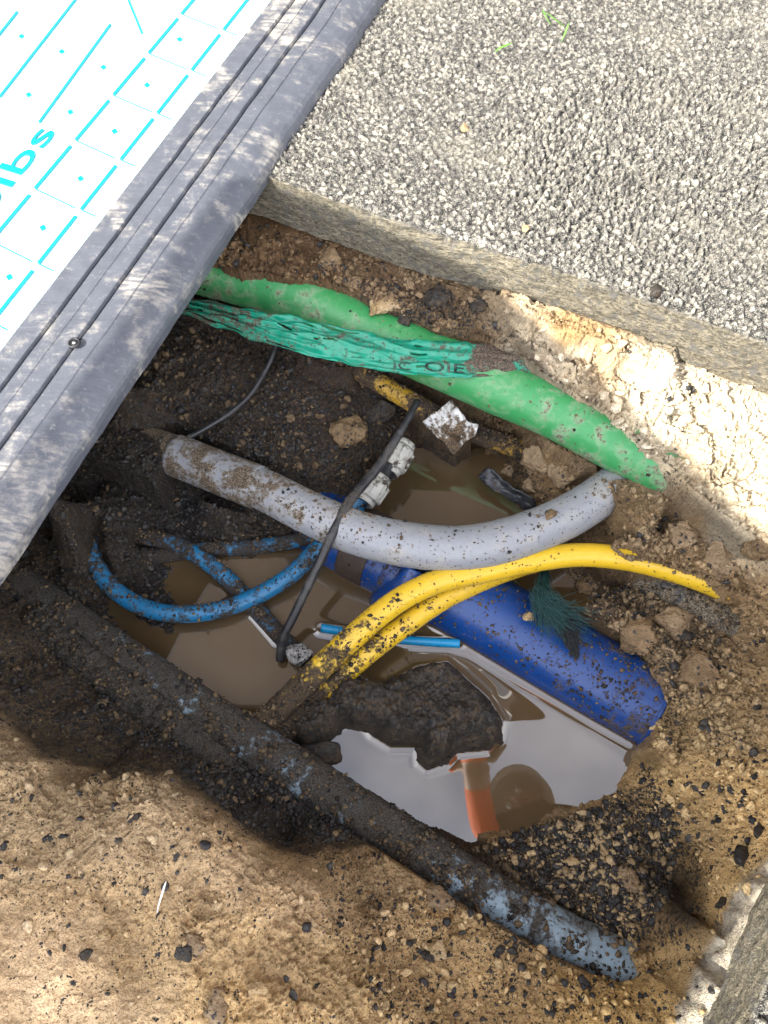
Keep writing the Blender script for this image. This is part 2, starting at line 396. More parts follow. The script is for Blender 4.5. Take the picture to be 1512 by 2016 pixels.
# domain warp so that edges are ragged
wxn = fbm(GX, GY, 22, 3, 3)*.010; wyn = fbm(GX, GY, 22, 3, 8)*.010
Zin = bil(cz, GX+wxn, GY+wyn)
Zs = np.where(core, Zin, Zs)
rim = smooth(0, .25, np.maximum(np.maximum(-1.0-GX, GX-1.15), np.maximum(-.6-GY, GY-1.3))+.25)
Zs = Zs*(1-rim) + (-.12)*rim

SLOPE = [(-200,1100),(-60,1380),(0,1395),(75,1487),(186,1512),(216,1530),(322,1512),(372,1545),(427,1585),(482,1635),(558,1685),(640,1668),(760,1665),(812,1690),(867,1755),(968,1762),(1008,1820),(1079,1869),(1179,1899),(1225,1905),(1240,1880),(930,1640),(700,1480),(400,1290),(150,1130),(-200,900)]
u_, v_ = proj(np.stack([GX, GY, Zs], 2))
ns_ = fbm(GX, GY, 40, 4, 131, .6)*16
slope_m = smooth(-7, 7, sdf(u_, v_, SLOPE)+ns_)*(u_ > -500)*(u_ < 2000)*(v_ > -300)*(v_ < 2500)
Zs = Zs - .020*slope_m

# the slab edge (far pavement) and the corner slab
SLAB_A = P(520, 345, 0); SLAB_B = P(1512, 672, 0)
sdv = (SLAB_B-SLAB_A)[:2]; sdv /= np.linalg.norm(sdv); snv = np.array([-sdv[1], sdv[0]])
if snv[1] < 0: snv = -snv
SL2_A = P(1435, 2060, 0); SL2_B = P(1540, 1835, 0)
s2d = (SL2_B-SL2_A)[:2]; s2d /= np.linalg.norm(s2d); s2n = np.array([s2d[1], -s2d[0]])   # pointing right/down
def slab_t(x, y): return (x-SLAB_A[0])*snv[0] + (y-SLAB_A[1])*snv[1]
def slab2_t(x, y): return (x-SL2_A[0])*s2n[0] + (y-SL2_A[1])*s2n[1]
TH = .10
Zs = np.where(slab_t(GX, GY) > -.004, np.minimum(Zs, -TH-.006), Zs)
Zs = np.where(slab2_t(GX, GY) > -.004, np.minimum(Zs, -TH-.006), Zs)

# pixel of every soil vertex as seen by the photographer, used to read off regions
def verts_px(Z): return proj(np.stack([GX, GY, Z], 2))
U, V = verts_px(Zs)
inview = (U > -500) & (U < 2000) & (V > -300) & (V < 2500)

# pieces of pipe left standing clear of the soil: (pixels of the axis, half width in px, depth under axis)
def carve(path, hw, zoff, soft=10, below=None):
    global Zs
    pts = [(p[0], p[1]) for p in path]
    d = poly_dist(U, V, pts, closed=False)
    zz = np.zeros(GX.shape); best = np.full(GX.shape, 1e9)
    for (a, b) in zip(path[:-1], path[1:]):
        dx, dy = b[0]-a[0], b[1]-a[1]; L = dx*dx+dy*dy
        t = np.clip(((U-a[0])*dx+(V-a[1])*dy)/L, 0, 1)
        dd = np.hypot(U-a[0]-t*dx, V-a[1]-t*dy); m = dd < best
        best = np.where(m, dd, best); zz = np.where(m, a[2]+t*(b[2]-a[2]), zz)
    k = smooth(hw+soft, hw-2, d)*inview
    tgt = zz + zoff
    Zs = np.where(Zs > tgt, Zs*(1-k)+tgt*k, Zs)
GREEN = [(300,492,-.185),(380,525,-.185),(560,575,-.19),(760,665,-.19),(950,748,-.19),(1100,812,-.19),(1230,880,-.195),(1320,921,-.203),(1362,942,-.218)]
GREY = [(120,800,-.30),(230,855,-.295),(330,890,-.285),(430,930,-.275),(520,965,-.262),(610,1010,-.248),(700,1048,-.24),(790,1070,-.235),(880,1080,-.23),(960,1073,-.228),(1040,1050,-.23),(1110,1020,-.235),(1180,978,-.242),(1250,925,-.26)]
YEL1 = [(470,1470,-.335),(545,1400,-.315),(620,1325,-.285),(700,1250,-.265),(780,1185,-.255),(860,1145,-.25),(950,1125,-.25),(1040,1105,-.25),(1130,1093,-.25),(1220,1098,-.25),(1310,1118,-.253),(1390,1145,-.258),(1460,1175,-.27),(1530,1200,-.29)]
YEL2 = [(500,1495,-.35),(575,1425,-.335),(650,1350,-.315),(730,1280,-.30),(800,1228,-.292),(870,1180,-.289),(940,1146,-.292),(1000,1122,-.300),(1060,1104,-.308)]
MAIN = [(540,985,-.44),(640,1040,-.385),(740,1090,-.368),(860,1153,-.365),(980,1220,-.365),(1100,1290,-.365),(1200,1347,-.365),(1300,1402,-.365),(1420,1470,-.365)]
DUCT = [(-60,1085,-.335),(150,1232,-.322),(400,1400,-.314),(600,1530,-.300),(800,1660,-.288),(960,1762,-.28),(1100,1840,-.275),(1200,1890,-.275),(1290,1935,-.28)]
carve([p for p in GREEN if p[0] < 1340], 50, -.05, 8)
# soil hanging over the upper half of the green duct stays: rebuild it above this line
U, V = verts_px(Zs)
carve(GREY[2:-1], 48, -.05, 12)
carve([(1080,1100,-.25),(1150,1095,-.25),(1220,1100,-.25)], 22, -.03, 8)
carve([(1000,1232,-.365),(1180,1335,-.365),(1280,1392,-.365)], 80, -.05, 10)
carve([(140,1226,-.322),(400,1400,-.314),(590,1524,-.30),(700,1595,-.293),(800,1662,-.288),(960,1764,-.28),(1100,1842,-.275),(1190,1888,-.275),(1235,1902,-.275)], 34, -.03, 8)
carve([(400,1208,-.33),(320,1206,-.33),(260,1185,-.33),(210,1145,-.325),(180,1090,-.32),(174,1030,-.315)], 20, -.012, 8)
carve([(275,1056,-.345),(335,1068,-.34),(395,1098,-.34),(450,1142,-.345)], 18, -.012, 8)
carve([(330,1094,-.352),(400,1082,-.35),(480,1078,-.35),(550,1070,-.345)], 16, -.012, 8)
# soil that overhangs pipes: inside these outlines it stands above the pipe
def cover(poly, tgt, soft=4, wob=7):
    global Zs
    t = tgt(GX, GY) if callable(tgt) else np.full(GX.shape, float(tgt))
    u, v = proj(np.stack([GX, GY, t], 2))
    d = sdf(u, v, poly) + fbm(GX, GY, 45, 4, 17)*wob
    k = smooth(-soft, soft, d)*(u > -500)*(u < 2000)*(v > -300)*(v < 2500)
    Zs = np.where(t > Zs, Zs*(1-k)+t*k, Zs)
gx0 = P(1100, 800, -.14)[0]; gx1 = P(1380, 960, -.15)[0]
cover([(360,440),(385,512),(430,522),(470,537),(520,541),(570,550),(640,556),(690,572),(725,596),(790,618),(850,645),(900,655),(960,672),(1015,700),(1080,748),(1165,797),(1225,845),(1280,893),(1330,935),(1378,977),(1440,1030),(1560,1120),(1600,900),(1512,790),(1290,690),(960,575),(860,530),(700,455),(560,400)],
      lambda x, y: -.128-.018*smooth(gx0, gx1, x), 4, 4)
cover([(-100,1130),(150,1276),(400,1444),(560,1546),(700,1636),(660,1670),(400,1530),(200,1430),(-100,1270)], -.290, 16, 16)
cover([(955,545),(1120,590),(1250,640),(1340,680),(1330,730),(1200,680),(1000,600)], -.072, 12, 10)
cover([(1130,1190),(1165,1215),(1200,1235),(1255,1262),(1290,1305),(1300,1345),(1312,1385),(1300,1420),(1272,1474),(1330,1520),(1400,1450),(1370,1330),(1310,1240),(1200,1180)], -.283, 4, 3)
cover([(1195,945),(1212,985),(1215,1015),(1280,1060),(1330,980),(1260,930)], -.205)
cover([(1195,1072),(1225,1100),(1290,1108),(1340,1125),(1395,1142),(1430,1160),(1512,1190),(1512,1090),(1350,1040),(1230,1050)], -.225, 4, 3)
cover([(1470,1165),(1466,1250),(1560,1290),(1560,1150)], -.235)
cover([(60,760),(200,800),(335,868),(322,905),(300,950),(180,900),(60,850)], -.252, 10, 3)
cover([(1240,1870),(1250,1912),(1300,1960),(1360,1940),(1300,1880)], -.232, 4, 3)
cover([(560,640),(690,690),(700,740),(600,720)], -.235, 8)
cover([(800,790),(850,800),(940,850),(900,870),(830,830)], -.27, 8)
cover([(400,1450),(500,1430),(560,1445),(540,1500),(440,1510)], -.31, 20, 12)
for _ in range(2):
    Zb = Zs.copy(); Zb[1:-1] = .25*Zs[:-2]+.5*Zs[1:-1]+.25*Zs[2:]; Zc = Zb.copy(); Zc[:, 1:-1] = .25*Zb[:, :-2]+.5*Zb[:, 1:-1]+.25*Zb[:, 2:]
    Zs = np.where(slab_t(GX, GY) > -.012, Zs, Zc)
U, V = verts_px(Zs)

# region masks (photo pixels)
def region(poly, soft=25, wob=18):
    w = fbm(GX, GY, 30, 4, 31)*wob
    return smooth(-soft, soft, sdf(U, V, poly)+w)*inview
HOLE = [(300,620),(450,600),(800,740),(830,860),(1050,930),(1080,980),(820,1020),(900,1130),(640,1080),(380,1150),(350,1300),(560,1420),(680,1480),(930,1670),(1100,1800),(1230,1890),(1000,1880),(870,1760),(800,1690),(570,1680),(480,1630),(330,1500),(180,1500),(60,1440),(-100,1350),(-100,1000),(160,830)]
dark = .06 + .62*region(HOLE, 40, 40)
dark = np.maximum(dark, .95*region([(380,1480),(560,1500),(700,1560),(900,1700),(1010,1800),(960,1765),(860,1750),(810,1690),(700,1650),(560,1660),(470,1620),(330,1500)], 22, 22))
dark = np.maximum(dark, .85*region([(930,1680),(1180,1590),(1280,1520),(1330,1620),(1320,1760),(1150,1780),(1230,1880),(1100,1800)], 25, 30))
dark = np.maximum(dark, .55*region([(1330,1640),(1400,1700),(1380,1840),(1260,1880),(1200,1800)], 25, 10))
dark = np.maximum(dark, .6*region([(700,560),(850,560),(950,640),(860,660),(760,630)], 20, 20))
dark = np.maximum(dark, .45*region([(1120,1130),(1300,1150),(1400,1250),(1330,1480),(1280,1290),(1170,1220)], 25, 30))
dark = np.maximum(dark, .20*region([(600,1660),(1260,1900),(1380,1850),(1512,1600),(1512,2050),(760,2050),(640,1800)], 40, 30))
dark = np.maximum(dark, .06*region([(0,1420),(330,1520),(620,1740),(700,1950),(300,1800),(0,1750)], 40, 40))
dark = dark*(1-.85*region([(960,550),(1512,760),(1512,1100),(1300,920),(1100,760)], 15, 5))
wet = region([(250,1130),(640,1040),(760,800),(1000,830),(1080,1000),(1230,1130),(1300,1500),(1080,1650),(900,1700),(640,1500),(500,1420),(300,1330)], 30, 25)
wet = np.maximum(wet, region([(1330,1630),(1400,1700),(1380,1840),(1260,1870),(1220,1800),(1300,1760)], 12, 4))
wet = np.maximum(wet, smooth(Z_W+.02, Z_W+.002, Zs))
wet = np.maximum(wet, .5*region([(1050,930),(1200,930),(1350,1000),(1400,1100),(1260,1090),(1210,1040)], 30, 20))
pale = region([(1512,1690),(1440,1755),(1400,1850),(1375,1900),(1310,2040),(1440,2040),(1500,1850),(1600,1700)], 10, 14)
dark = np.maximum(dark, .42*slope_m)
# tint: soil colour with sun and shade levels painted in, interpolated
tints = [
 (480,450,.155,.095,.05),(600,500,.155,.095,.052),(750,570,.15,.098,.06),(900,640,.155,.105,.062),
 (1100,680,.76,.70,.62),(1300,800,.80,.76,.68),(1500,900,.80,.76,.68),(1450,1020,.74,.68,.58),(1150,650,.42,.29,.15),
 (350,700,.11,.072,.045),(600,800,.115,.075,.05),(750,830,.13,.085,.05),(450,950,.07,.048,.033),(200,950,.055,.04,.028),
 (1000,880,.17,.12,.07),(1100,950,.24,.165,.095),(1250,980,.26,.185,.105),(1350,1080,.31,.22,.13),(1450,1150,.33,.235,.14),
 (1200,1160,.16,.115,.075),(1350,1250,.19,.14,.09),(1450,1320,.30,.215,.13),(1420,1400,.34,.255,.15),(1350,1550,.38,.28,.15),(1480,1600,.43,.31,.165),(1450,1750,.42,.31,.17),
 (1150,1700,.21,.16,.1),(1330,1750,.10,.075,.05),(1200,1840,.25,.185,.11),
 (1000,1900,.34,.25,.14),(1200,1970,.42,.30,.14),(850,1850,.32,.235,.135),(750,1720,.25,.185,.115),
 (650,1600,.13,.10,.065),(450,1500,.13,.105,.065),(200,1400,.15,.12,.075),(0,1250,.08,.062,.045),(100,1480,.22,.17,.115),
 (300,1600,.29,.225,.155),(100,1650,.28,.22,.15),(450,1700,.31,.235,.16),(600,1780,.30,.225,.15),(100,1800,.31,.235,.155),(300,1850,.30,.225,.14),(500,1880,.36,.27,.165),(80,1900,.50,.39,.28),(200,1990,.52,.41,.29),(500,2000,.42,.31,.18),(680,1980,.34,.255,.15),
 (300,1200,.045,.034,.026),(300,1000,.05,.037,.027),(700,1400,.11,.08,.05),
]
TT = np.array(tints); TT[:, 2:] *= np.where((TT[:, 1:2] > 1470) & (TT[:, 2:3] > .2), 1.62, np.where(TT[:, 2:3] > .55, 1.0, np.where(TT[:, 2:3] < .14, .50, .95))); TT[:, 2:] *= np.array([1.0, .98, .89]); TW = np.array([P(u, v, -.2)[:2] for u, v in TT[:, :2]])  # low tints halved: shade of the deep hole painted into the soil
TW = TT[:, :2]/1000.0
SZc = lambda z: z
def tint_at(u, v):
    q = np.stack([np.ravel(u), np.ravel(v)], 1)/1000.0
    out = np.zeros((len(q), 3)); n = 100000
    for i in range(0, len(q), n):
        d = ((q[i:i+n, None, :]-TW[None])**2).sum(2)
        w = 1/(d+.0006)**1.6; w /= w.sum(1, keepdims=True); out[i:i+n] = w@TT[:, 2:]
    return out
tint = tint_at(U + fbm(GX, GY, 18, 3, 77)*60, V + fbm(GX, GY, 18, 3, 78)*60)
bk = region([(955,552),(1100,590),(1300,690),(1600,820),(1700,1200),(1512,1095),(1345,955),(1230,893),(1135,790),(1050,690),(985,610)], 5, 6).ravel()[:, None]  # bank up to the shadow line: sunlight painted as paler soil
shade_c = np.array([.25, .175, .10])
tlim = np.where((V.ravel() < 1100) & (U.ravel() > 900), np.minimum(1, .25/np.maximum(tint[:, 0], .01)), 1)[:, None]  # beyond the sunlit bank, shade painted as darker soil
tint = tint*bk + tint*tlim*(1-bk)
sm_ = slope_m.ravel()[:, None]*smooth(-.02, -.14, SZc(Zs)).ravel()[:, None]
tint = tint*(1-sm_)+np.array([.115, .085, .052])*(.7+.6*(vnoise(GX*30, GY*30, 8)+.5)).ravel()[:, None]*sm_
outm = (~inview).ravel()
tint[outm] = (.27, .21, .14)

# relief, pushed along the normal so that steep walls get lumps too
gx = np.gradient(Zs, xs, axis=0); gy = np.gradient(Zs, ys, axis=1)
nl = np.sqrt(gx**2+gy**2+1); NX, NY, NZ = -gx/nl, -gy/nl, 1/nl
sx = GX - Zs*np.tanh(3*NX)*.9; sy = GY - Zs*np.tanh(3*NY)*.9         # let the pattern run down steep faces
wq = fbm(sx, sy, 60, 3, 91)*.012; wr_ = fbm(sx, sy, 60, 3, 92)*.012
d1, r1 = cells(sx+wq, sy+wr_, 45, 1); d2, r2 = cells(sx+wr_, sy+wq, 110, 2); d3, r3 = cells(sx+wq*.5, sy-wr_*.5, 230, 3)
rough = .50 + .50*smooth(-.15, .30, fbm(GX, GY, 9, 3, 51))
smoothz = region([(0,1760),(330,1830),(420,2016),(0,2016)], 30, 20)*.75
smoothz = np.maximum(smoothz, .75*region([(1330,1640),(1400,1700),(1380,1840),(1260,1870),(1230,1800),(1310,1750)], 12, 4))
smoothz = np.maximum(smoothz, .45*region([(740,1800),(1200,1930),(1330,1900),(1330,2050),(760,2050)], 30, 20))
rough = rough*(1-smoothz)*(1-.6*pale)
bankm = region([(955,552),(1100,590),(1300,690),(1600,820),(1700,1200),(1512,1095),(1345,955),(1230,893),(1135,790),(1050,690),(985,610)], 15, 6)
rough = np.maximum(rough, 1.3*bankm)
crumbly = region([(400,430),(960,560),(1512,800),(1512,1700),(1380,1850),(1100,1800),(930,1670),(1270,1480),(1290,1300),(1100,1130),(1200,1000),(900,800),(500,720),(300,650)], 30, 20)
disp = fbm(sx, sy, 14, 4, 61)*.009*(.5+.5*rough)
bil1 = np.abs(fbm(sx, sy, 34, 5, 71, .62)); bil2 = np.abs(fbm(sx, sy, 95, 4, 73, .65))
disp += -(bil1-.18)*.020*rough*(.6+.5*crumbly) - (bil2-.18)*.0085*(.35+.65*rough)
disp += (np.maximum(0, .58-d1)*(r1 > .62))*.011*rough
disp += (np.maximum(0, .6-d2)*(r2 > .5))*.0075*rough
disp += (np.maximum(0, .6-d3)*(r3 > .4))*.0034*(.3+.7*rough)*(.5+dark)
chk = 1-np.abs(fbm(sx+.3, sy, 19, 3, 171))*2
disp += (np.clip(chk, .2, 1)-.6)*.014*rough*crumbly
disp = disp*(.22+.78*smooth(3.6, 1.3, np.sqrt(gx**2+gy**2)))
wl = smooth(.0, .022, np.abs(Zs-Z_W)); disp = disp*(.25+.75*wl)
disp += fbm(sx, sy, 230, 3, 66)*.0022*(.35+.65*rough)
near = core*smooth(1.3, 1.0, np.abs(GX)+0*GY)
under = (slab_t(GX, GY) > -.012) | (slab2_t(GX, GY) > -.012)
disp = np.where(under, np.minimum(disp, 0), disp)*near
SX = GX+NX*disp; SY = GY+NY*disp; SZ = Zs+NZ*disp
SZ = np.where(slab_t(SX, SY) > -.003, np.minimum(SZ, -TH-.004), SZ)
ground_v = np.stack([SX, SY, SZ], 2).reshape(-1, 3)
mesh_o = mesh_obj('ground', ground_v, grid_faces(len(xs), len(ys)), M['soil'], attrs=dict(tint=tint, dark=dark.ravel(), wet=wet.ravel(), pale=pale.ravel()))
tag(mesh_o, kind='structure')

def soil_z(x, y):
    i = np.clip(np.searchsorted(xs, x)-1, 0, len(xs)-2); j = np.clip(np.searchsorted(ys, y)-1, 0, len(ys)-2)
    return SZ[i, j]

# ------------------------------------------------------------------ tarmac slabs
def slab(name, A, d, n, s0, s1, fine, t_far, step, seed):
    ss = np.concatenate([s0-(np.linspace(1, 0, 12, endpoint=False)**2)*4, np.arange(s0, s1, step), s1+(np.linspace(0, 1, 13)[1:]**2)*5])
    tt = np.concatenate([np.arange(0, fine, step), fine+(np.linspace(0, 1, 14)**2)*t_far])
    face = np.linspace(-1, 0, 22, endpoint=False)             # rows down the cut face
    S, T = np.meshgrid(ss, np.concatenate([face, tt]), indexing='ij')
    isf = T < 0
    Tt = np.where(isf, 0, T); z = np.where(isf, T*TH, 0.0)
    x = A[0]+d[0]*S+n[0]*Tt; y = A[1]+d[1]*S+n[1]*Tt
    # stones
    w = fbm(x, y, 90, 2, seed+3)*.004
    c1, q1 = cells(x+w, y-w, 118, seed); c2, q2 = cells(x-w, y+w, 260, seed+4); c3, q3 = cells(x, y, 60, seed+6)
    hgt = np.maximum(0, .68-c1)*.018*(.35+q1*.75) + np.maximum(0, .6-c2)*.0042 + fbm(x, y, 10, 4, seed+8)*.0035 - np.maximum(0, .33-c3)*(q3 > .84)*.022
    hgt = hgt*(.62+.9*smooth(-.5, .6, fbm(x, y, 2.6, 3, seed+30)+x*.9-y*.4-.1))
    inner = smooth(s0-.01, s0+.06, S)*smooth(s1+.01, s1-.06, S)*smooth(fine+.01, fine-.05, T)
    hgt = hgt*inner
    hi = np.clip((np.maximum(0, .68-c1)*(.4+q1*.7)*1.4 + np.maximum(0, .6-c2)*.6), 0, 1) - .5*(np.maximum(0, .33-c3)*(q3 > .84) > .04)
    hi = np.clip(hi, 0, 1)*inner + .35*(1-inner)
    ef = smooth(0, .012, T)
    chip = np.maximum(0, fbm(S, S*0+seed, 14, 5, seed+9, .6))*.040 + np.abs(fbm(S, S*0+3+seed, 80, 3, seed+11))*.012
    z2 = z + np.where(isf, 0, (hgt-.004)*ef - chip*smooth(.02, 0, T)*.7)
    fb = fbm(S, z*3, 40, 4, seed+12)*.003 + fbm(S*.6, z*6, 120, 3, seed+13)*.0014 + fbm(S, S*0, 4.5, 3, seed+14)*.012
    top = chip*smooth(-.30, 0, np.where(isf, T, -1))
    z2 = np.where(isf, z2 - chip*.7*smooth(-.3, 0, T), z2)
    off = np.where(isf, fb+top*.4, fb*smooth(.03, 0, T)+chip*.4*smooth(.01, 0, T))
    x = x+n[0]*off; y = y+n[1]*off
    v = np.stack([x, y, z2], 2).reshape(-1, 3)
    fa = np.where(isf, 1.0, smooth(.006, 0, T)*.6)
    o = mesh_obj(name, v, grid_faces(S.shape[0], S.shape[1]), M['asphalt'], attrs=dict(face=fa.ravel(), hi=hi.ravel()))
    # grid_faces order gives +z normals only for one handedness
    return tag(o, kind='structure')
slab('pavement', SLAB_A, sdv, snv, -.12, 1.25, 1.1, 6, .0019, 21)
slab('pavement_corner', SL2_A, s2d, s2n, -.45, .95, .62, .15, .0027, 40)

# ------------------------------------------------------------------ water
WXn = np.arange(-.55, .62, .0022); WYn = np.arange(-.20, .75, .0022)
wgx, wgy = np.meshgrid(WXn, WYn, indexing='ij')
sz = soil_z(wgx, wgy)
wz_ = np.full(wgx.shape, Z_W) 
def menisc(d, a=.004, w=.006): return a*np.exp(-np.clip(d, 0, 1)/w)
mp_ = [tuple(P(u, v, Z_W)[:2]) for u, v, z in MAIN[3:]]
wz_ = wz_ + menisc(np.abs(poly_dist(wgx, wgy, mp_, closed=False)-.072), .005, .006)
for pth, r_ in (([(632,1236),(780,1258),(905,1267)], .008), ([(450,1142),(500,1195),(550,1250)], .012), ([(575,1130),(515,1168),(450,1195)], .008)):
    wz_ = wz_ + menisc(np.abs(poly_dist(wgx, wgy, [tuple(P(u, v, Z_W)[:2]) for u, v in pth], closed=False)-r_), .003, .005)
ROCK = [(560,1440),(600,1395),(660,1350),(700,1330),(760,1345),(820,1310),(880,1300),(925,1340),(960,1370),(992,1420),(985,1455),(960,1480),(900,1485),(880,1505),(840,1520),(822,1505),(818,1475),(770,1475),(730,1450),(700,1410),(640,1440),(600,1470)]
ds_ = -sdf(wgx, wgy, [tuple(P(u, v, Z_W)[:2]) for u, v in ROCK]); wz_ = wz_ + np.where(ds_ > -.004, menisc(ds_, .0025, .005), 0)
water = mesh_obj('water', np.stack([wgx, wgy, wz_], 2).reshape(-1, 3), grid_faces(len(WXn), len(WYn)), M['water'])
tag(water, kind='structure')

# ------------------------------------------------------------------ tubes
def catmull(pts, n):
    pts = np.asarray(pts, float)
    q = np.vstack([2*pts[0]-pts[1], pts, 2*pts[-1]-pts[-2]]); out = []
    for i in range(1, len(q)-2):
        t = np.linspace(0, 1, n, endpoint=False)[:, None]
        out.append(.5*((2*q[i])+(-q[i-1]+q[i+1])*t+(2*q[i-1]-5*q[i]+4*q[i+1]-q[i+2])*t**2+(-q[i-1]+3*q[i]-3*q[i+1]+q[i+2])*t**3))
    out.append(q[-2][None]); return np.vstack(out)
def tube(name, path, mat, parent=None, seg=28, n=14, cap=True, wob=.0, world=False, hollow=0, prof=None, mud=0.):
    """path rows: (u, v, z, radius, dirt); round plastic pipe along it"""
    path = np.asarray(path, float)
    pts = np.array([[*(p[:3] if world else P(*p[:3])), p[3], p[4] if len(p) > 4 else 0] for p in path])
    c = catmull(pts, n); X = c[:, :3]; R = c[:, 3]; D = c[:, 4]
    Tn = np.gradient(X, axis=0); Tn /= np.linalg.norm(Tn, axis=1)[:, None]
    up = np.array([0, 0, 1.0]); N = np.zeros_like(X); v = np.cross(Tn[0], up)
    if np.linalg.norm(v) < 1e-3: v = np.cross(Tn[0], (1, 0, 0))
    v /= np.linalg.norm(v)
    for i in range(len(X)):
        v = v - Tn[i]*np.dot(v, Tn[i]); v /= np.linalg.norm(v); N[i] = v
    B = np.cross(Tn, N); a = np.linspace(0, 2*np.pi, seg, endpoint=False)
    ca, sa = np.cos(a), np.sin(a)
    arc = np.concatenate([[0], np.cumsum(np.linalg.norm(np.diff(X, axis=0), axis=1))])
    rr = R[:, None]*np.ones(seg)[None]
    if wob: rr = rr + fbm(arc[:, None]*np.ones(seg), ca[None]*.02*np.ones((len(X), 1)), 60, 3, 5)*wob
    if mud:
        aa = np.arctan2(sa, ca)[None]*R.mean()*np.ones((len(X), 1)); ss_ = arc[:, None]*np.ones(seg)
        md = np.clip(D[:, None]-.25, 0, 1)
        rr = rr + md*mud*(np.abs(fbm(ss_, aa, 45, 4, 41, .6))*1.6 + .8*fbm(ss_, aa, 150, 3, 43))
    if prof is not None: rr = rr + prof(arc, arc[-1])[:, None]
    V_ = X[:, None]+N[:, None]*(rr*ca[None])[..., None]+B[:, None]*(rr*sa[None])[..., None]
    verts = list(V_.reshape(-1, 3)); dirt = list(np.repeat(D, seg)); L = len(X)
    faces = [(i*seg+j, i*seg+(j+1) % seg, (i+1)*seg+(j+1) % seg, (i+1)*seg+j) for i in range(L-1) for j in range(seg)]
    if hollow:
        for e, st in ((0, 1), (L-1, -1)):
            base = len(verts)
            for (dep, k) in ((0, hollow), (st*R[e]*2.0, hollow)):
                for j in range(seg):
                    verts.append(X[e]+Tn[e]*dep+(V_[e, j]-X[e])*k); dirt.append(D[e])
            for j in range(seg):
                j2 = (j+1) % seg
                faces.append((e*seg+j, e*seg+j2, base+j2, base+j)); faces.append((base+j, base+j2, base+seg+j2, base+seg+j))
            faces.append(tuple(base+seg+j for j in range(seg)))
    elif cap:
        faces.append(tuple(range(seg-1, -1, -1))); faces.append(tuple((L-1)*seg+j for j in range(seg)))
    return mesh_obj(name, np.array(verts), faces, mat, parent, attrs=dict(dirt=np.array(dirt)))

def path_r(path, r, dirts=None):
    n = len(path); out = []
    for i, p in enumerate(path):
        rr = r if not hasattr(r, '__len__') else np.interp(i/(n-1), np.linspace(0, 1, len(r)), r)
        dd = 0 if dirts is None else np.interp(i/(n-1), np.linspace(0, 1, len(dirts)), dirts)
        out.append((*p, rr, dd))
    return out

tag(tube('cable_duct', path_r(GREEN, .049, [.25, .1, 0, 0, .1, .15, .1]), M['green'], wob=.0008), 'large green plastic duct running under the pavement edge, its top half buried in soil', 'duct')
o = tube('conduit', path_r(GREY, [.034, .036, .037, .038, .038, .037, .036], [.75, .5, .35, .2, .05, .0, .0, .2]), M['grey'], hollow=.9, wob=.0006)  # dirt towards the left end partly stands in for shade
tag(o, 'pale grey curved plastic conduit sweeping across the middle of the hole over the water', 'conduit')
c = catmull(np.array([P(*p[:3]) for p in GREY]), 14)
pt = P(520, 965, -.262); i = int(np.argmin(np.linalg.norm(c-pt, axis=1)))
seg = [(*c[k], .0395, .35) for k in range(i-26, i+1, 3)]
tube('coupling', seg, M['grey'], o, world=True, n=4)
g_y = 'pair of yellow pipes crossing the blue water main'
tag(tube('gas_pipe', path_r(YEL1, [.020]*6, [.95, .65, .28, .08, -.05, -.15, -.35, -.4, -.3, .1, .2]), M['yellow'], wob=.0004, seg=36, n=30, mud=.006), 'upper yellow pipe, its clean bright arch on the right under the grey conduit', 'pipe', g_y)
tag(tube('gas_pipe', path_r(YEL2, [.019]*4, [.9, .6, .25, .1, .05, 0, 0]), M['yellow'], wob=.0004, seg=36, n=30, mud=.006), 'lower of the two yellow pipes, mud-speckled and tucked along the underside of the upper one', 'pipe', g_y)
o = tube('water_main', path_r(MAIN, [.071]*4, [.3, .2, .05, .1, .3, .25]), M['main'], wob=.0005, seg=48, n=16)
tag(o, 'thick royal blue water main lying half in the muddy water', 'pipe')
c = catmull(np.array([P(*p[:3]) for p in MAIN]), 16)
def ring_at(name, u, v, r, w, mat, parent, path=MAIN, dirt=0, rel=0):
    c = catmull(np.array([P(*p[:3]) for p in path]), 40)
    uu, vv = proj(c); i = int(np.argmin(np.hypot(uu-u, vv-v)))
    t = c[min(i+1, len(c)-1)]-c[i-1]; t /= np.linalg.norm(t)
    return tube(name, [(*(c[i]-t*w/2), r-.001, dirt), (*(c[i]-t*w*.3), r, dirt), (*(c[i]+t*w*.3), r, dirt), (*(c[i]+t*w/2), r-.001, dirt)], mat, parent, world=True, n=4, seg=48)
for uu, vv in ((1283, 1402), (1292, 1407), (1301, 1412)):
    ring_at('socket_rib', uu, vv, .0735, .006, M['main'], o)
M['strap'] = mat_plain('rusty_strap', (.04, .025, .018), .6, .4, 90, .5, .002)
ring_at('repair_band', 725, 1083, .0735, .055, M['strap'], o)
ring_at('repair_band', 790, 1118, .0735, .03, M['main'], o, dirt=.3)
o2 = tube('service_tapping', [(820,1120,-.27,.022,.1),(802,1150,-.285,.022,.1),(775,1170,-.32,.022,.2),(748,1185,-.37,.022,.3)], M['main'], o, n=8)
o = tube('duct', path_r(DUCT, .034, [.62, .57, .54, .56, .56, .45, .28, .08, .05]), M['bluegrey'], wob=.0012, mud=.006, n=60, seg=72)
tag(o, 'long straight blue-grey duct along the near side of the hole, caked in black crumbs', 'duct')
tag(tube('buried_duct', path_r([(60,1225,-.30),(150,1285,-.296),(220,1340,-.290),(290,1388,-.293),(340,1425,-.300),(400,1475,-.296),(460,1525,-.30)], .024, [.9, .75, .65, .9, .9, .75, .9]), M['bluegrey'], wob=.001, mud=.010, n=50, seg=56), 'short stretch of pale buried duct showing through the dark slope at left', 'duct')

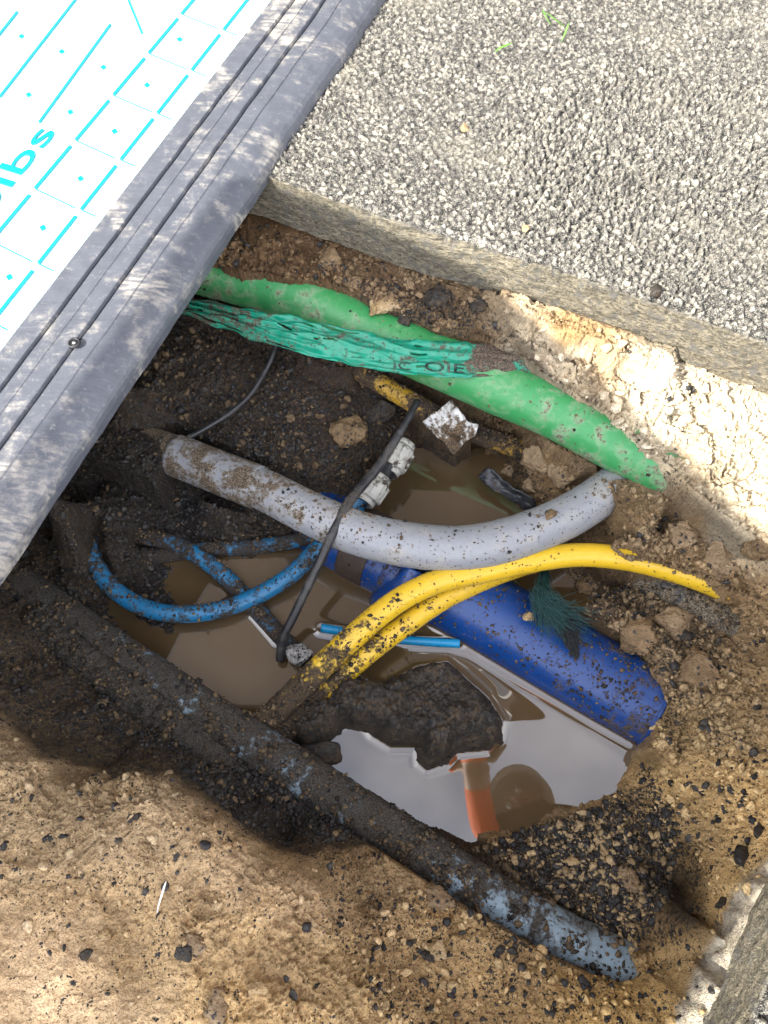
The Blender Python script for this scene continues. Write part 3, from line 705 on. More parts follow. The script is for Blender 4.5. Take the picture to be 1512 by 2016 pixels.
HA = [(740,938,-.285),(722,968,-.29),(700,1000,-.30),(665,1040,-.315),(625,1080,-.325),(575,1130,-.33),(515,1168,-.335),(450,1195,-.335),(385,1208,-.33),(320,1206,-.33),(260,1185,-.33),(210,1145,-.325),(180,1090,-.32),(175,1030,-.315),(190,985,-.325)]
tag(tube('water_hose', path_r(HA, .0155, [.1, .1, .15, .2, .22, .2, .2, .22, .28, .32, .45]), M['hose'], seg=20, wob=.0003), 'long blue hose looping from the white coupling round the left of the pool', 'hose', 'blue hoses')
HB = [(215,1050,-.35),(275,1056,-.345),(335,1068,-.34),(395,1098,-.34),(450,1142,-.345),(500,1195,-.35),(550,1250,-.355),(590,1290,-.375)]
tag(tube('water_hose', path_r(HB, .0155, [.8, .5, .4, .3, .35, .4, .5]), M['hose'], seg=20, wob=.0003), 'blue hose running diagonally into the water beneath the loop', 'hose', 'blue hoses')
HC = [(250,1095,-.36),(320,1094,-.352),(400,1082,-.35),(480,1078,-.35),(550,1070,-.345),(610,1058,-.34),(660,1040,-.335),(700,1010,-.33)]
tag(tube('water_hose', path_r(HC, .0135, [.7, .5, .4, .3, .3, .3]), M['hose'], seg=20, wob=.0003), 'blue hose lying nearly level at the edge of the mud behind the loop', 'hose', 'blue hoses')
HD = [(632,1236,-.353),(700,1247,-.357),(780,1258,-.354),(850,1264,-.351),(905,1267,-.350)]
o = tube('pipe_offcut', path_r(HD, .0078, [0, 0, 0]), M['stub'], seg=16, hollow=.7)
tag(o, 'thin bright blue pipe offcut floating in the water below the yellow pipes', 'pipe')
BC = [(822,790,-.225),(800,830,-.225),(770,880,-.228),(740,925,-.23),(705,965,-.225),(680,1000,-.212),(655,1050,-.215),(630,1105,-.24),(600,1168,-.27),(572,1225,-.30),(556,1260,-.32),(552,1300,-.345)]
o = tube('black_cable', path_r(BC, [.0065, .0075, .009, .0085, .0075, .008, .008], [0, .1, .3, .4, .1, .1, 0]), M['cable'], seg=18, wob=.0008)
tag(o, 'black cable hanging across the grey conduit with a taped splice', 'cable')
BC2 = [(545,640,-.2),(540,690,-.215),(520,735,-.235),(490,780,-.245),(450,815,-.25),(410,840,-.255),(370,862,-.262),(320,885,-.265),(285,915,-.275),(282,940,-.30)]
tag(tube('thin_cable', path_r(BC2, .0052, [0, .1, .2, .5, .6]), M['cable'], seg=14), 'thin black wire trailing down the soil from beneath the green tape', 'cable')
BC3 = [(330,935,-.335),(390,955,-.335),(430,975,-.337),(470,985,-.345)]
tag(tube('wire_end', path_r(BC3, .003, [.1, .3]), M['cable'], seg=10), 'short black wire end half sunk in mud below the grey conduit', 'wire')
tag(tube('armoured_cable', path_r([(1180,1095,-.33),(1240,1125,-.325),(1300,1150,-.305),(1370,1188,-.29),(1430,1222,-.275),(1475,1248,-.272),(1530,1280,-.285)], .0215, [.3, .25, .3, .35, .3, .3]), M['cable2'], wob=.0012), 'black rough cable caked with pale mud in the right wall', 'cable')
OY = [(600,655,-.262),(690,718,-.262),(755,758,-.265),(830,802,-.275),(900,838,-.295),(960,862,-.31),(1020,885,-.33),(1070,920,-.36)]
tag(tube('gas_pipe', path_r(OY, .019, [.4, .2, .15, .2, .6, .3, .2, .5]), M['oldyellow']), 'dull yellow pipe mostly buried in the dark soil under the green duct', 'pipe')

# white compression couplings
M['fit'] = mat_pipe('grubby_white_fitting', (.42, .41, .37), dirt=(.12, .09, .06), rough=.45, base_dirt=.12, speck=.7)
def fitting(p0, p1, r, label, hexn=10):
    a = P(*p0); b = P(*p1)
    e = empty('pipe_coupling', a, label, 'coupling', 'white couplings under the black cable')
    t = (b-a)/np.linalg.norm(b-a); L = np.linalg.norm(b-a)
    def rib(arc, tot): return np.where((arc/tot > .12) & (arc/tot < .88), .0022, 0)
    pts = [(*(a+t*L*k), rr, .1) for k, rr in ((0, r*.78), (.18, r*.82), (.2, r), (.78, r*.96), (.8, r*.86), (1, r*.8))]
    tube('body', pts, M['fit'], e, world=True, n=2, seg=28, hollow=.6)
    up = np.array([0, 0, 1.]); n = np.cross(t, up); n /= np.linalg.norm(n); m = np.cross(n, t)
    vs, fs = [], []
    for k in range(hexn):
        an = 2*math.pi*k/hexn; rd = n*math.cos(an)+m*math.sin(an); tn = -n*math.sin(an)+m*math.cos(an)
        for s_ in (.24, .74):
            for w_ in (-1, 1):
                for q_ in (r*.9, r*1.1): vs.append(a+t*L*s_+rd*q_+tn*w_*r*.09)
        b0 = k*8; fs += [(b0+1, b0+3, b0+7, b0+5), (b0, b0+1, b0+5, b0+4), (b0+2, b0+6, b0+7, b0+3), (b0, b0+2, b0+3, b0+1), (b0+4, b0+5, b0+7, b0+6)]
    mesh_obj('grip_ribs', np.array(vs), fs, M['fit'], e, smooth_shade=False, attrs=dict(dirt=np.full(len(vs), .1)))
    return e
fitting((716,990,-.285), (752,938,-.278), .024, 'ribbed white coupling joining the blue hose just above the grey conduit')
fitting((765,932,-.29), (800,872,-.285), .024, 'ribbed white coupling farther up the black cable, beside the dark water')
M['tapejoint'] = mat_plain('black_tape', (.012, .012, .014), .35, .5, 80, .6, .003)
o = tube('taped_joint', [(748,945,-.283,.0185,0),(760,925,-.288,.020,0),(772,915,-.29,.018,0)], M['tapejoint'], wob=.003)
tag(o, 'wrap of black tape between the two white couplings', 'tape')

# ------------------------------------------------------------------ rocks / lumps
def ico(sub):
    bm = bmesh.new(); bmesh.ops.create_icosphere(bm, subdivisions=sub, radius=1)
    v = np.array([x.co[:] for x in bm.verts]); f = np.array([[q.index for q in p.verts] for p in bm.faces]); bm.free(); return v, f
I1, F1 = ico(1); I2, F2 = ico(2); I3, F3 = ico(4)
def n3(v, scale, seed, octs=4):
    return (fbm(v[:, 0]*scale+v[:, 2]*.7*scale, v[:, 1]*scale-v[:, 2]*.6*scale, 1, octs, seed) + fbm(v[:, 2]*scale+11, v[:, 0]*scale*.8-v[:, 1]*.5*scale, 1, octs, seed+50))*.5
def lump(name, u, v, z, size, mat, seed, amp=.35, label=None, cat='lump', group=None, squash=.7, rot=0, fine=.06, sub=4, attrs=None, sink=.25, outline=None):
    V0, F0 = (I3, F3) if sub == 4 else ((I2, F2) if sub == 2 else ico(sub))
    d = 1 + amp*n3(V0*1.6+seed*3.1, 1, seed)*1.3
    X = V0*d[:, None]
    # flatten a few faces as broken rock has
    r_ = np.random.default_rng(seed)
    for k in range(13):
        n_ = r_.normal(size=3); n_ /= np.linalg.norm(n_); h = .42+.4*r_.random(); dd = X@n_
        X = X - np.maximum(0, dd-h)[:, None]*n_*.92
    X = X*(1 + fine*2.2*n3(V0*4.5+seed, 1, seed+7, 5) - fine*1.2*np.abs(n3(V0*9-seed, 1, seed+9, 4)))[:, None]
    X *= 1.12
    sx_, sy_, sz_ = size if hasattr(size, '__len__') else (size, size, size*squash)
    X = X*np.array([sx_, sy_, sz_]); c_, s_ = math.cos(rot), math.sin(rot)
    X = np.stack([X[:, 0]*c_-X[:, 1]*s_, X[:, 0]*s_+X[:, 1]*c_, X[:, 2]], 1)
    p = P(u, v, z); p[2] += sz_*(1-sink)*0
    o = mesh_obj(name, X, F0, mat, attrs=attrs); o.location = p
    return tag(o, label, cat, group)

M['tarmac'] = mat_crumb('tarmac_lump', [(.03, .028, .027), (.03, .028, .027)])
def mat_clod(name, a, b, black=.4, bs=160):
    s = NT(name); n = s.noise(40, 5, .6); f = s.noise(300, 3, .6); vo = s.voro(bs); vc = s.voro(bs, out='Color'); q = s.n('ShaderNodeSeparateColor'); s.L(vc, q.inputs[0])
    c = s.mix(s.ramp(n, .35, .68), a, b)
    pick = s.math('GREATER_THAN', s.math('ADD', q.outputs[0], s.math('MULTIPLY', s.math('SUBTRACT', n, .5), .8)), 1-black)
    k = s.math('MULTIPLY', pick, s.ramp(vo, .6, .45))
    c = s.mix(k, c, s.mix(q.outputs[1], (.012, .012, .013), (.05, .045, .04)))
    nb = s.bump(s.math('ADD', f, s.math('MULTIPLY', vo, -.8)), .9, .003, s.bump(n, .5, .006))
    return s.set(color=c, rough=.62, spec=.4, normal=nb)
M['clod_dark'] = mat_clod('wet_tarmac_clod', (.018, .015, .012), (.075, .052, .03), .74, 150)
M['clod_tan'] = mat_clod('tan_soil_clod', (.2, .135, .075), (.33, .235, .135), .08)
M['clod_brown'] = mat_clod('brown_soil_clod', (.14, .09, .045), (.25, .165, .085), .2)
M['stone_tan'] = mat_clod('tan_stone', (.33, .22, .1), (.45, .33, .19), .03)
M['speckled'] = mat_clod('speckled_stone', (.35, .34, .32), (.5, .49, .47), .55, 260)

# broken lump of tarmac in the pool
def slab_lump(name, outline, z0, z1, mat, label, cat, seed):
    """rock with a plan outline given in photo pixels"""
    pts = np.array([P(u, v, z0)[:2] for u, v in outline]); c = pts.mean(0)
    x0, y0 = pts.min(0)-.01; x1, y1 = pts.max(0)+.01
    gx_ = np.arange(x0, x1, .0018); gy_ = np.arange(y0, y1, .0018); X, Y = np.meshgrid(gx_, gy_, indexing='ij')
    w = fbm(X, Y, 50, 3, seed)*.008
    d = sdf(X+w, Y-w, [tuple(p) for p in pts])
    hh = smooth(-.004, .03, d)**.5
    Z = z0-.03 + (z1-z0+.03)*hh + fbm(X, Y, 22, 5, seed+2, .6)*.024*smooth(-.004, .02, d) - (np.abs(fbm(X, Y, 60, 4, seed+4, .6))-.15)*.012
    e1, q1 = cells(X, Y, 120, seed); e2, q2 = cells(X, Y, 260, seed+2)
    Z += (np.maximum(0, .6-e1)*.009*(q1 > .3) + np.maximum(0, .6-e2)*.004)*smooth(-.01, .01, d)
    v = np.stack([X, Y, Z], 2).reshape(-1, 3)
    f = grid_faces(len(gx_), len(gy_)); keep = (d.ravel()[f] > -.012).any(1)
    f = f[keep]; used = np.unique(f); mp = np.zeros(len(v), int); mp[used] = np.arange(len(used))
    v = v[used]; f = mp[f]; n = len(v); lowv = v.copy(); lowv[:, 2] = z0-.07
    f2 = f[:, ::-1]+n
    o = mesh_obj(name, np.vstack([v, lowv]), np.vstack([f, f2]), mat)
    return tag(o, label, cat)
slab_lump('tarmac_lump', [(560,1440),(600,1395),(660,1350),(700,1330),(760,1345),(820,1310),(880,1300),(925,1340),(960,1370),(992,1420),(990,1455),(970,1480),(905,1482),(880,1505),(840,1520),(822,1505),(818,1475),(770,1475),(730,1450),(690,1440),(640,1470),(600,1480)], Z_W, -.285, M['clod_dark'], 'large dark broken lump of tarmac sticking out of the muddy pool', 'rubble', 5)
lump('speckled_stone', 592, 1287, -.345, (.024, .026, .02), M['speckled'], 12, .3, 'black and white speckled stone beside the foot of the yellow pipes', 'stone')
lump('wet_lump', 640, 1480, -.355, (.035, .022, .02), M['clod_dark'], 14, .35, 'small wet dark lump in the water left of the big tarmac lump', 'rubble')
lump('wet_lump', 655, 1487, -.36, (.012, .012, .012), M['tapejoint'], 15, .3, 'tiny round black pebble in the water below the yellow pipes', 'stone')
for i, (u, v, z, s_, m_, lab) in enumerate([
    (1062,905,-.285,.040,'clod_tan','big crumbly tan clod above the right end of the grey conduit'),
    (1105,940,-.275,.028,'clod_tan','tan clod just right of the biggest clod, against the bank'),
    (1000,925,-.30,.019,'clod_tan','small tan clod on the black plastic scrap'),
    (960,893,-.315,.010,'clod_brown','tiny tan clod at the tip over the dark water'),
    (1045,955,-.30,.016,'clod_tan','small tan clod touching the top of the grey conduit'),
    (1085,1012,-.192,.011,'clod_brown','little brown mud pellet stuck on top of the grey conduit'),
    (1160,1150,-.32,.026,'clod_brown','rounded brown clod beside the frayed rope'),
    (1042,1213,-.268,.010,'stone_tan','small tan pebble sitting on the blue water main'),
    (1250,1250,-.30,.040,'clod_brown','large brown clod overhanging the blue water main'),
    (1330,1235,-.28,.034,'clod_tan','ochre clod in the right wall below the armoured cable'),
    (1375,1320,-.262,.038,'clod_brown','grey-brown clod in the dark hollow of the right wall'),
    (1300,1330,-.295,.022,'clod_brown','brown clod at the right end of the blue main'),
    (1345,1250,-.265,.016,'clod_dark','black lump lodged in the right wall'),
    (1420,1090,-.185,.036,'clod_tan','rounded brown clod over the end of the yellow pipe'),
    (1345,1060,-.215,.03,'clod_tan','tan clod above the clean yellow arch'),
    (1490,1080,-.165,.024,'clod_brown','brown clod at the shadow edge by the right frame side'),
    (760,600,-.125,.026,'stone_tan','tan angular stone hanging over the green duct'),
    (860,590,-.11,.033,'clod_dark','black clump of old tarmac above the green duct'),
    (650,505,-.11,.026,'clod_brown','flat brown clod under the shaded slab edge'),
    (700,560,-.12,.020,'clod_brown','brown clod at the lip of the green duct'),
    (940,600,-.10,.022,'clod_dark','dark clump at the start of the sunlit bank'),
    (800,625,-.13,.017,'clod_dark','wet dark clod touching the green duct'),
    (760,805,-.27,.030,'clod_dark','black wet lump left of the top of the black cable'),
    (680,850,-.28,.045,'clod_brown','broad brown clod in the dark soil above the grey conduit'),
    (860,1770,-.20,.02,'clod_tan','small tan clod on the low ledge'),
    (862,1872,-.17,.020,'stone_tan','ochre clod on the low ledge with black bits below it'),
    (845,1885,-.17,.010,'clod_dark','black tarmac bit beside the ochre clod on the low ledge'),
    (1240,1735,-.275,.026,'clod_tan','pale crumbly clod on top of the gravel mound'),
    (1185,1680,-.29,.013,'stone_tan','small pale stone on the gravel mound'),
    (1125,1695,-.30,.010,'stone_tan','tiny pale stone on the left of the gravel mound'),
    (365,1880,-.045,.011,'clod_dark','black tarmac bit in a small hollow of the front mound'),
    (378,1862,-.045,.018,'clod_tan','tan clod shading the black bit of the front mound'),
    (170,1877,-.035,.008,'clod_dark','single black chip on the bright mud at lower left'),
    (205,1842,-.045,.009,'stone_tan','pale stone on the mud left of the white straw'),
    (103,1845,-.04,.009,'stone_tan','ochre pebble near the left frame side'),
    (500,1950,-.035,.014,'stone_tan','rounded ochre stone among the crumbs of the front mound'),
    (425,1990,-.02,.020,'clod_tan','flat tan clod at the bottom frame side'),
    (268,1612,-.06,.011,'clod_dark','black chip near the upper rim of the front mound'),
    (232,1648,-.065,.007,'clod_dark','black chip left of centre on the front mound'),
    (1460,1690,-.155,.018,'clod_dark','knobbly black tarmac lump by the pale lip'),
    (1495,1638,-.165,.013,'clod_dark','black tarmac lump at the right frame side'),
    (1420,1780,-.18,.010,'clod_dark','black pebble at the pocket rim beside the pale lip'),
    (1385,1560,-.24,.008,'clod_dark','lone black chip on the ochre slope right of the pool'),
    ]):
    p = P(u, v, z); zs = float(soil_z(p[0], p[1]))
    nm = {'clod_dark': 'tarmac_lump', 'clod_tan': 'soil_clod', 'clod_brown': 'soil_clod', 'stone_tan': 'stone'}[m_]
    # settle on the soil along the sight line
    if not any(k in lab for k in ('stuck on top', 'sitting on the blue')):
        for _ in range(400):
            p = P(u, v, z); dz = z-(soil_z(p[0], p[1])-s_*.05)
            if abs(dz) < .003: break
            z -= np.clip(dz, -.002, .002)
    lump(nm, u, v, z, (s_*random.uniform(.9, 1.15), s_*random.uniform(.8, 1.05), s_*.72), M[m_], 100+i, .4, lab, 'stone' if nm == 'stone' else 'clod', 'loose lumps', rot=random.random()*6, fine=.17, sub=4 if s_ > .018 else 3)
# small lumps on the pavement
for (u, v, s_, lab) in [(1290,572,.014,'blue-black tarmac lump near the cut edge of the sunlit pavement'),(1035,450,.006,'small grey chip in the middle of the sunlit pavement'),(915,252,.008,'pale chip casting a shadow on the sunlit pavement')]:
    lump('stone', u, v, .004, (s_*1.2, s_, s_*.8), M['clod_dark'] if s_ > .01 else M['stone_tan'], int(u), .4, lab, 'stone', rot=u, sub=3)

# ------------------------------------------------------------------ loose crumbs (uncountable)
def scatter(name, n, poly_w, size, mat, label, cat, smin=.0012, zoff=-.05, target='soil'):
    """poly_w: list of (polygon px, weight)"""
    Vs, Fs, Ts = [], [], []; off = 0; tot = sum(w for _, w in poly_w)
    for poly, w in poly_w:
        k = int(n*w/tot); pa = np.array(poly); lo = pa.min(0); hi = pa.max(0); got = 0
        idx = np.where(inview.ravel() & in_poly(U.ravel(), V.ravel(), poly))[0]
        # even in the picture: weight by projected density
        if len(idx) == 0: continue
        dens = vnoise(GX.ravel()[idx]*28, GY.ravel()[idx]*28, 91)+vnoise(GX.ravel()[idx]*9, GY.ravel()[idx]*9, 95)+.6
        pr = np.clip(dens, .02, None)**1.5/(nl.ravel()[idx]**.3); pr /= pr.sum()
        ch = rng.choice(idx, k, p=pr)
        base = ground_v[ch] + rng.normal(0, STEP*.5, (k, 3))*np.array([1, 1, .1])
        nn = np.stack([NX.ravel()[ch], NY.ravel()[ch], NZ.ravel()[ch]], 1)
        s = smin + size*rng.random(k)**6.5
        base = base + nn*(s*zoff)[:, None]; tv_ = tint[ch]*(.75+.6*rng.random((k, 1)))
        ok_ = base[:, 2] > Z_W-.002; base = base[ok_]; s = s[ok_]; tv_ = tv_[ok_]; k = len(base)
        q = rng.normal(size=(k, 4)); q /= np.linalg.norm(q, axis=1)[:, None]
        a, b, c_, d = q.T
        R = np.stack([np.stack([a*a+b*b-c_*c_-d*d, 2*(b*c_-a*d), 2*(b*d+a*c_)], 1), np.stack([2*(b*c_+a*d), a*a-b*b+c_*c_-d*d, 2*(c_*d-a*b)], 1), np.stack([2*(b*d-a*c_), 2*(c_*d+a*b), a*a-b*b-c_*c_+d*d], 1)], 1)
        bigm = s > .0042
        for msk, (T_, F_) in ((~bigm, (I1, F1)), (bigm, (I2, F2))):
            if not msk.any(): continue
            kk = msk.sum(); jit = 1+.9*(rng.random((kk, len(T_), 1))-.5)
            if len(T_) > 20: jit = 1+.45*(rng.random((kk, len(T_), 1))-.5)
            X = T_[None]*jit
            for _c in range(4):
                nc = rng.normal(size=(kk, 3)); nc /= np.linalg.norm(nc, axis=1)[:, None]; hc = .25+.5*rng.random((kk, 1)); dc = np.einsum('kvi,ki->kv', X, nc)
                X = X - np.maximum(0, dc-hc)[..., None]*nc[:, None]
            X = X*1.25*(s[msk][:, None, None])*(1+.8*(rng.random((kk, 1, 3))-.5))
            X = np.einsum('kij,kvj->kvi', R[msk], X)+base[msk][:, None]; Ts.append(np.repeat(tv_[msk], len(T_), axis=0))
            Vs.append(X.reshape(-1, 3)); Fs.append((F_[None]+(np.arange(kk)*len(T_))[:, None, None]).reshape(-1, 3)+off); off += kk*len(T_)
    o = mesh_obj(name, np.vstack(Vs), np.vstack(Fs), mat, smooth_shade=False, attrs=dict(tint=np.vstack(Ts)))
    return tag(o, label, cat, kind='stuff')
M['crumb_dark'] = mat_crumb('tarmac_crumbs', [(.012, .012, .013), (.03, .029, .03), (.055, .05, .046), (.02, .02, .024)], .6)
M['crumb_tan'] = mat_crumb('soil_crumbs', [(.13, .09, .05), (.25, .18, .1), (.36, .26, .15), (.2, .14, .08)], .85, use_tint=.75)
M['crumb_lit'] = mat_crumb('sand_crumbs', [(.4, .3, .18), (.5, .4, .26), (.35, .25, .14)], .85, use_tint=.7)
LEDGE = [(330,1490),(560,1500),(700,1560),(930,1700),(1040,1810),(960,1765),(860,1750),(810,1690),(700,1650),(560,1670),(470,1620)]
MOUND = [(930,1670),(1180,1590),(1270,1510),(1330,1620),(1320,1760),(1240,1880),(1100,1800)]
FRONT = [(0,1420),(330,1520),(620,1740),(720,2016),(0,2016)]
LOWL = [(600,1680),(1260,1900),(1380,1850),(1420,2016),(740,2016),(640,1800)]
RIGHT = [(1330,1450),(1512,1300),(1512,1700),(1400,1850),(1380,1700),(1290,1560)]
WALLR = [(1100,1130),(1300,1130),(1512,1250),(1400,1450),(1290,1480),(1280,1290),(1160,1220)]
DARKL = [(160,850),(500,850),(640,1040),(380,1140),(350,1300),(560,1420),(400,1500),(0,1400),(0,1050)]
UPL = [(300,640),(520,640),(830,760),(760,900),(640,950),(350,880),(200,830)]
OVER = [(400,440),(600,420),(960,570),(1010,700),(900,660),(700,590),(420,520)]
SUNB = [(960,560),(1512,780),(1512,1080),(1340,940),(1100,760)]
MIDR = [(1040,880),(1350,1000),(1512,1100),(1512,1220),(1210,1090),(1100,960)]
scatter('tarmac_crumbs', 36000, [(LEDGE, 6), (MOUND, 4.2), (DARKL, 5), (UPL, 1.3), (LOWL, .45), (FRONT, .13), (RIGHT, .25), (WALLR, .7), (OVER, .35), (MIDR, .1), (SUNB, .05)], .0046, M['crumb_dark'], 'fine black tarmac crumbs scattered over the soil', 'crumbs', .0009)
scatter('soil_crumbs', 19000, [(OVER, 2.6), (UPL, 1.2), (MOUND, 2.2), (WALLR, 2.4), (LOWL, .55), (RIGHT, .9), (FRONT, .25), (MIDR, 1.0), (DARKL, .8), (LEDGE, .5)], .0052, M['crumb_tan'], 'fine tan soil crumbs scattered over the hole sides', 'crumbs', .0009)
scatter('sand_crumbs', 900, [(SUNB, 1)], .007, M['crumb_lit'], 'pale sandy crumbs on the sunlit bank', 'crumbs', .001)


def on_pipes(name, jobs, mat, label):
    """mud crumbs sitting on the upper side of pipes; jobs: (object name filter, count, size, dirt power)"""
    Vs, Fs = [], []; off = 0
    for ob, n, size, pw in jobs:
        me = ob.data; nv = len(me.vertices); co = np.zeros(nv*3, np.float32); me.vertices.foreach_get('co', co); co = co.reshape(-1, 3)
        no = np.zeros(nv*3, np.float32); me.vertex_normals.foreach_get('vector', no); no = no.reshape(-1, 3)
        co = co + np.array(ob.location)
        d = np.zeros(nv, np.float32); me.attributes['dirt'].data.foreach_get('value', d)
        pr_ = np.clip(no[:, 2]-.05, 0, 1)*np.clip(.12+d, .02, 1)**pw*np.clip(vnoise(co[:, 0]*60, co[:, 1]*60, 5)+.45, .03, 1)**2
        if pr_.sum() <= 0: continue
        ch = rng.choice(nv, n, p=pr_/pr_.sum()); s = .0007+size*rng.random(n)**3.5
        b = co[ch]+rng.normal(0, .0035, (n, 3))*(1-np.abs(no[ch])) + no[ch]*(s*.1)[:, None]
        T_ = I1*np.array([1, 1, .8]); X_ = T_[None]*(1+.9*(rng.random((n, len(I1), 1))-.5))*s[:, None, None]*(1+.6*(rng.random((n, 1, 3))-.5))
        Vs.append((X_+b[:, None]).reshape(-1, 3)); Fs.append((F1[None]+(np.arange(n)*len(I1))[:, None, None]).reshape(-1, 3)+off); off += n*len(I1)
    return tag(mesh_obj(name, np.vstack(Vs), np.vstack(Fs), mat, smooth_shade=False), label, 'crumbs', kind='stuff')
M['crumb_mud'] = mat_crumb('mud_crumbs', [(.012, .011, .011), (.03, .025, .02), (.09, .062, .036), (.16, .115, .065), (.02, .018, .016)], .7)
bn_ = lambda nm: [o for o in bpy.data.objects if o.name.split('.')[0] == nm]
jobs = []
for nm, n, sz_, pw in (('duct', 3200, .0042, 1.2), ('buried_duct', 900, .004, 1), ('gas_pipe', 800, .0035, 1.6), ('water_main', 2600, .0028, .8), ('conduit', 500, .003, 1), ('water_hose', 650, .0028, .8), ('cable_duct', 200, .003, 1), ('armoured_cable', 700, .0035, .5)):
    for o_ in bn_(nm): jobs.append((o_, n, sz_, pw))
on_pipes('mud_crumbs', jobs, M['crumb_mud'], 'mud crumbs and specks stuck to the pipes')

# ------------------------------------------------------------------ green warning tape
M['tape'] = mat_pipe('green_tape_plastic', (.0, .23, .14), dirt=(.17, .12, .08), rough=.3, base_dirt=.05, speck=.4, dust=(.2, .3, .22), dustamt=.25)
tt = [(-40,505,-40,545,-.19),(200,548,190,575,-.185),(330,578,322,612,-.172),(430,596,425,640,-.152),(520,612,510,672,-.142),(620,634,610,698,-.136),(720,655,705,722,-.136),(800,668,800,738,-.138),(880,672,880,742,-.138),(960,676,965,742,-.140),(1020,690,1035,738,-.143),(1060,715,1065,738,-.155)]
rows = []
for a, b, c_, d, z in tt: rows.append(np.concatenate([P(a, b, z+.004), P(c_, d, z-.006), [(.4 if a > 890 else .26 if a < 620 else .1)]]))
R_ = catmull(np.array(rows), 22); na = 44
s_ = np.linspace(0, 1, na)[None, :]; ar = np.arange(len(R_))[:, None]/22.0
X = R_[:, None, :3]*(1-s_[..., None])+R_[:, None, 3:6]*s_[..., None]
ws_ = fbm(s_*2.2+ar*0, ar*.55+s_*0, 1.0, 3, 23)*5
fold = .0048*np.sin(s_*17+ws_*1.6+ar*.7)*np.clip(1.35-ar/9, .15, 1)+.0026*np.sin(s_*37-ar*1.2+ws_*2)*np.clip(1.2-ar/9, .2, 1)+fbm(s_*3+ar*0, ar*1.0+s_*0, 2.2, 4, 3)*.005
X[..., 2] += fold+.008*np.sin(s_*np.pi)
edge = fbm(ar, ar*0+1, 3.1, 3, 9)*.004
X[..., 1] += edge*(s_*2-1)*-1
tf_ = grid_faces(len(R_), na)
gap = (np.abs(fbm(s_*5.5+ar*.05, ar*.28+s_*0, 1.0, 2, 61)) < .055*np.clip(1.6-ar/6, 0, 1)) | (np.abs(s_-.3-.12*np.sin(ar*.5)) < .020*np.clip(1-ar/6, 0, 1))
gap = gap & (s_ > .05) & (s_ < .95)
tf_ = tf_[~gap.reshape(-1)[tf_[:, 0]]]
tape = mesh_obj('warning_tape', X.reshape(-1, 3), tf_, M['tape'], attrs=dict(dirt=(np.repeat(R_[:, 6], na)+(.35*np.exp(-((s_-.42)/.16)**2)*smooth(8.3, 9.2, ar)).ravel()*1.0)))
so = tape.modifiers.new('thickness', 'SOLIDIFY'); so.thickness = .0006; so.offset = 0
tag(tape, 'crumpled bright green plastic warning tape lying along the green duct, lettering half under mud', 'tape')
M['ink'] = mat_pipe('black_ink', (.006, .01, .01), dirt=(.0, .28, .17), rough=.5, base_dirt=.12, speck=.5)
def text_mesh(s, size=1):
    cu = bpy.data.curves.new('txt', 'FONT'); cu.body = s; cu.size = size; cu.extrude = 0; cu.resolution_u = 4
    ob = bpy.data.objects.new('txt', cu); COL.objects.link(ob)
    dg = bpy.context.evaluated_depsgraph_get(); me = bpy.data.meshes.new_from_object(ob.evaluated_get(dg))
    bm = bmesh.new(); bm.from_mesh(me); bmesh.ops.triangulate(bm, faces=bm.faces)
    bmesh.ops.subdivide_edges(bm, edges=bm.edges, cuts=2, use_grid_fill=True)
    v = np.array([x.co[:] for x in bm.verts]); f = [tuple(q.index for q in p.verts) for p in bm.faces]
    bm.free(); COL.objects.unlink(ob); bpy.data.objects.remove(ob); return v, f
def tape_at(u, v):
    Uq, Vq = proj(X); i = np.argmin((Uq-u)**2+(Vq-v)**2); return X.reshape(-1, 3)[i]
for s, (ua, va), (ub, vb), hpx in (('IC', (775,722), (808,726), 15), ('OIE', (836,727), (915,732), 19)):
    tv, tf = text_mesh(s); tv[:, 0] -= tv[:, 0].min(); wd_ = tv[:, 0].max(); ht = .72
    out = []
    for q in tv:
        k = q[0]/wd_; u = ua+(ub-ua)*k; v = va+(vb-va)*k - q[1]/ht*hpx + 3
        p = tape_at(u, v); pt = P(u, v, p[2]+.0016); out.append(pt)
    mesh_obj('lettering', np.array(out), tf, M['ink'], tape, smooth_shade=False, attrs=dict(dirt=np.full(len(out), .1)))

# ------------------------------------------------------------------ trench cover board
ZB = .036
A0 = P(720, 20, ZB)[:2]; A1 = P(0, 1075, ZB)[:2]; B0 = P(505, 12, ZB+.008)[:2]; B1 = P(0, 733, ZB+.008)[:2]
be = (A0-A1)/np.linalg.norm(A0-A1); bn = np.array([-be[1], be[0]])           # bn points to the upper left, over the deck
wr = float(np.mean([np.dot(B0-A1, bn), np.dot(B1-A1, bn)]))
board = empty('trench_cover', (*A1, 0), 'pale cyan trench cover board with scuffed grey rubber edge over the upper left', 'trench cover')
def BP(e_, n_, z): q = A1+be*e_+bn*n_; return np.array([q[0], q[1], z])
prof = [(0, -.014),(.0, .0),(.012, .008),(.03, .014),(.07, .020),(.13, .026),(.20, .031),(.27, .034),(.322, .0360),(.328, .0384),(.338, .0364),(.40, .0372),(.470, .0378),(.476, .0330),(.488, .0330),(.494, .0425),(.52, .0428),(.642, .0430),(.648, .0450),(.658, .0432),(.765, .0434),(.771, .0385),(.784, .0385),(.79, .0474),(.80, .0477),(.9, .0478),(.99, .0479),(1.0, .0455),(1.0, .03)]
pr = np.array(prof); 
def resample(pr, n):
    d = np.concatenate([[0], np.cumsum(np.hypot(np.diff(pr[:, 0])*.15, np.diff(pr[:, 1])))]); t = np.unique(np.concatenate([np.linspace(0, d[-1], n), d]))
    return np.stack([np.interp(t, d, pr[:, 0]), np.interp(t, d, pr[:, 1])], 1)
pr = resample(pr, 90)
es = np.arange(-.55, 1.45, .004)
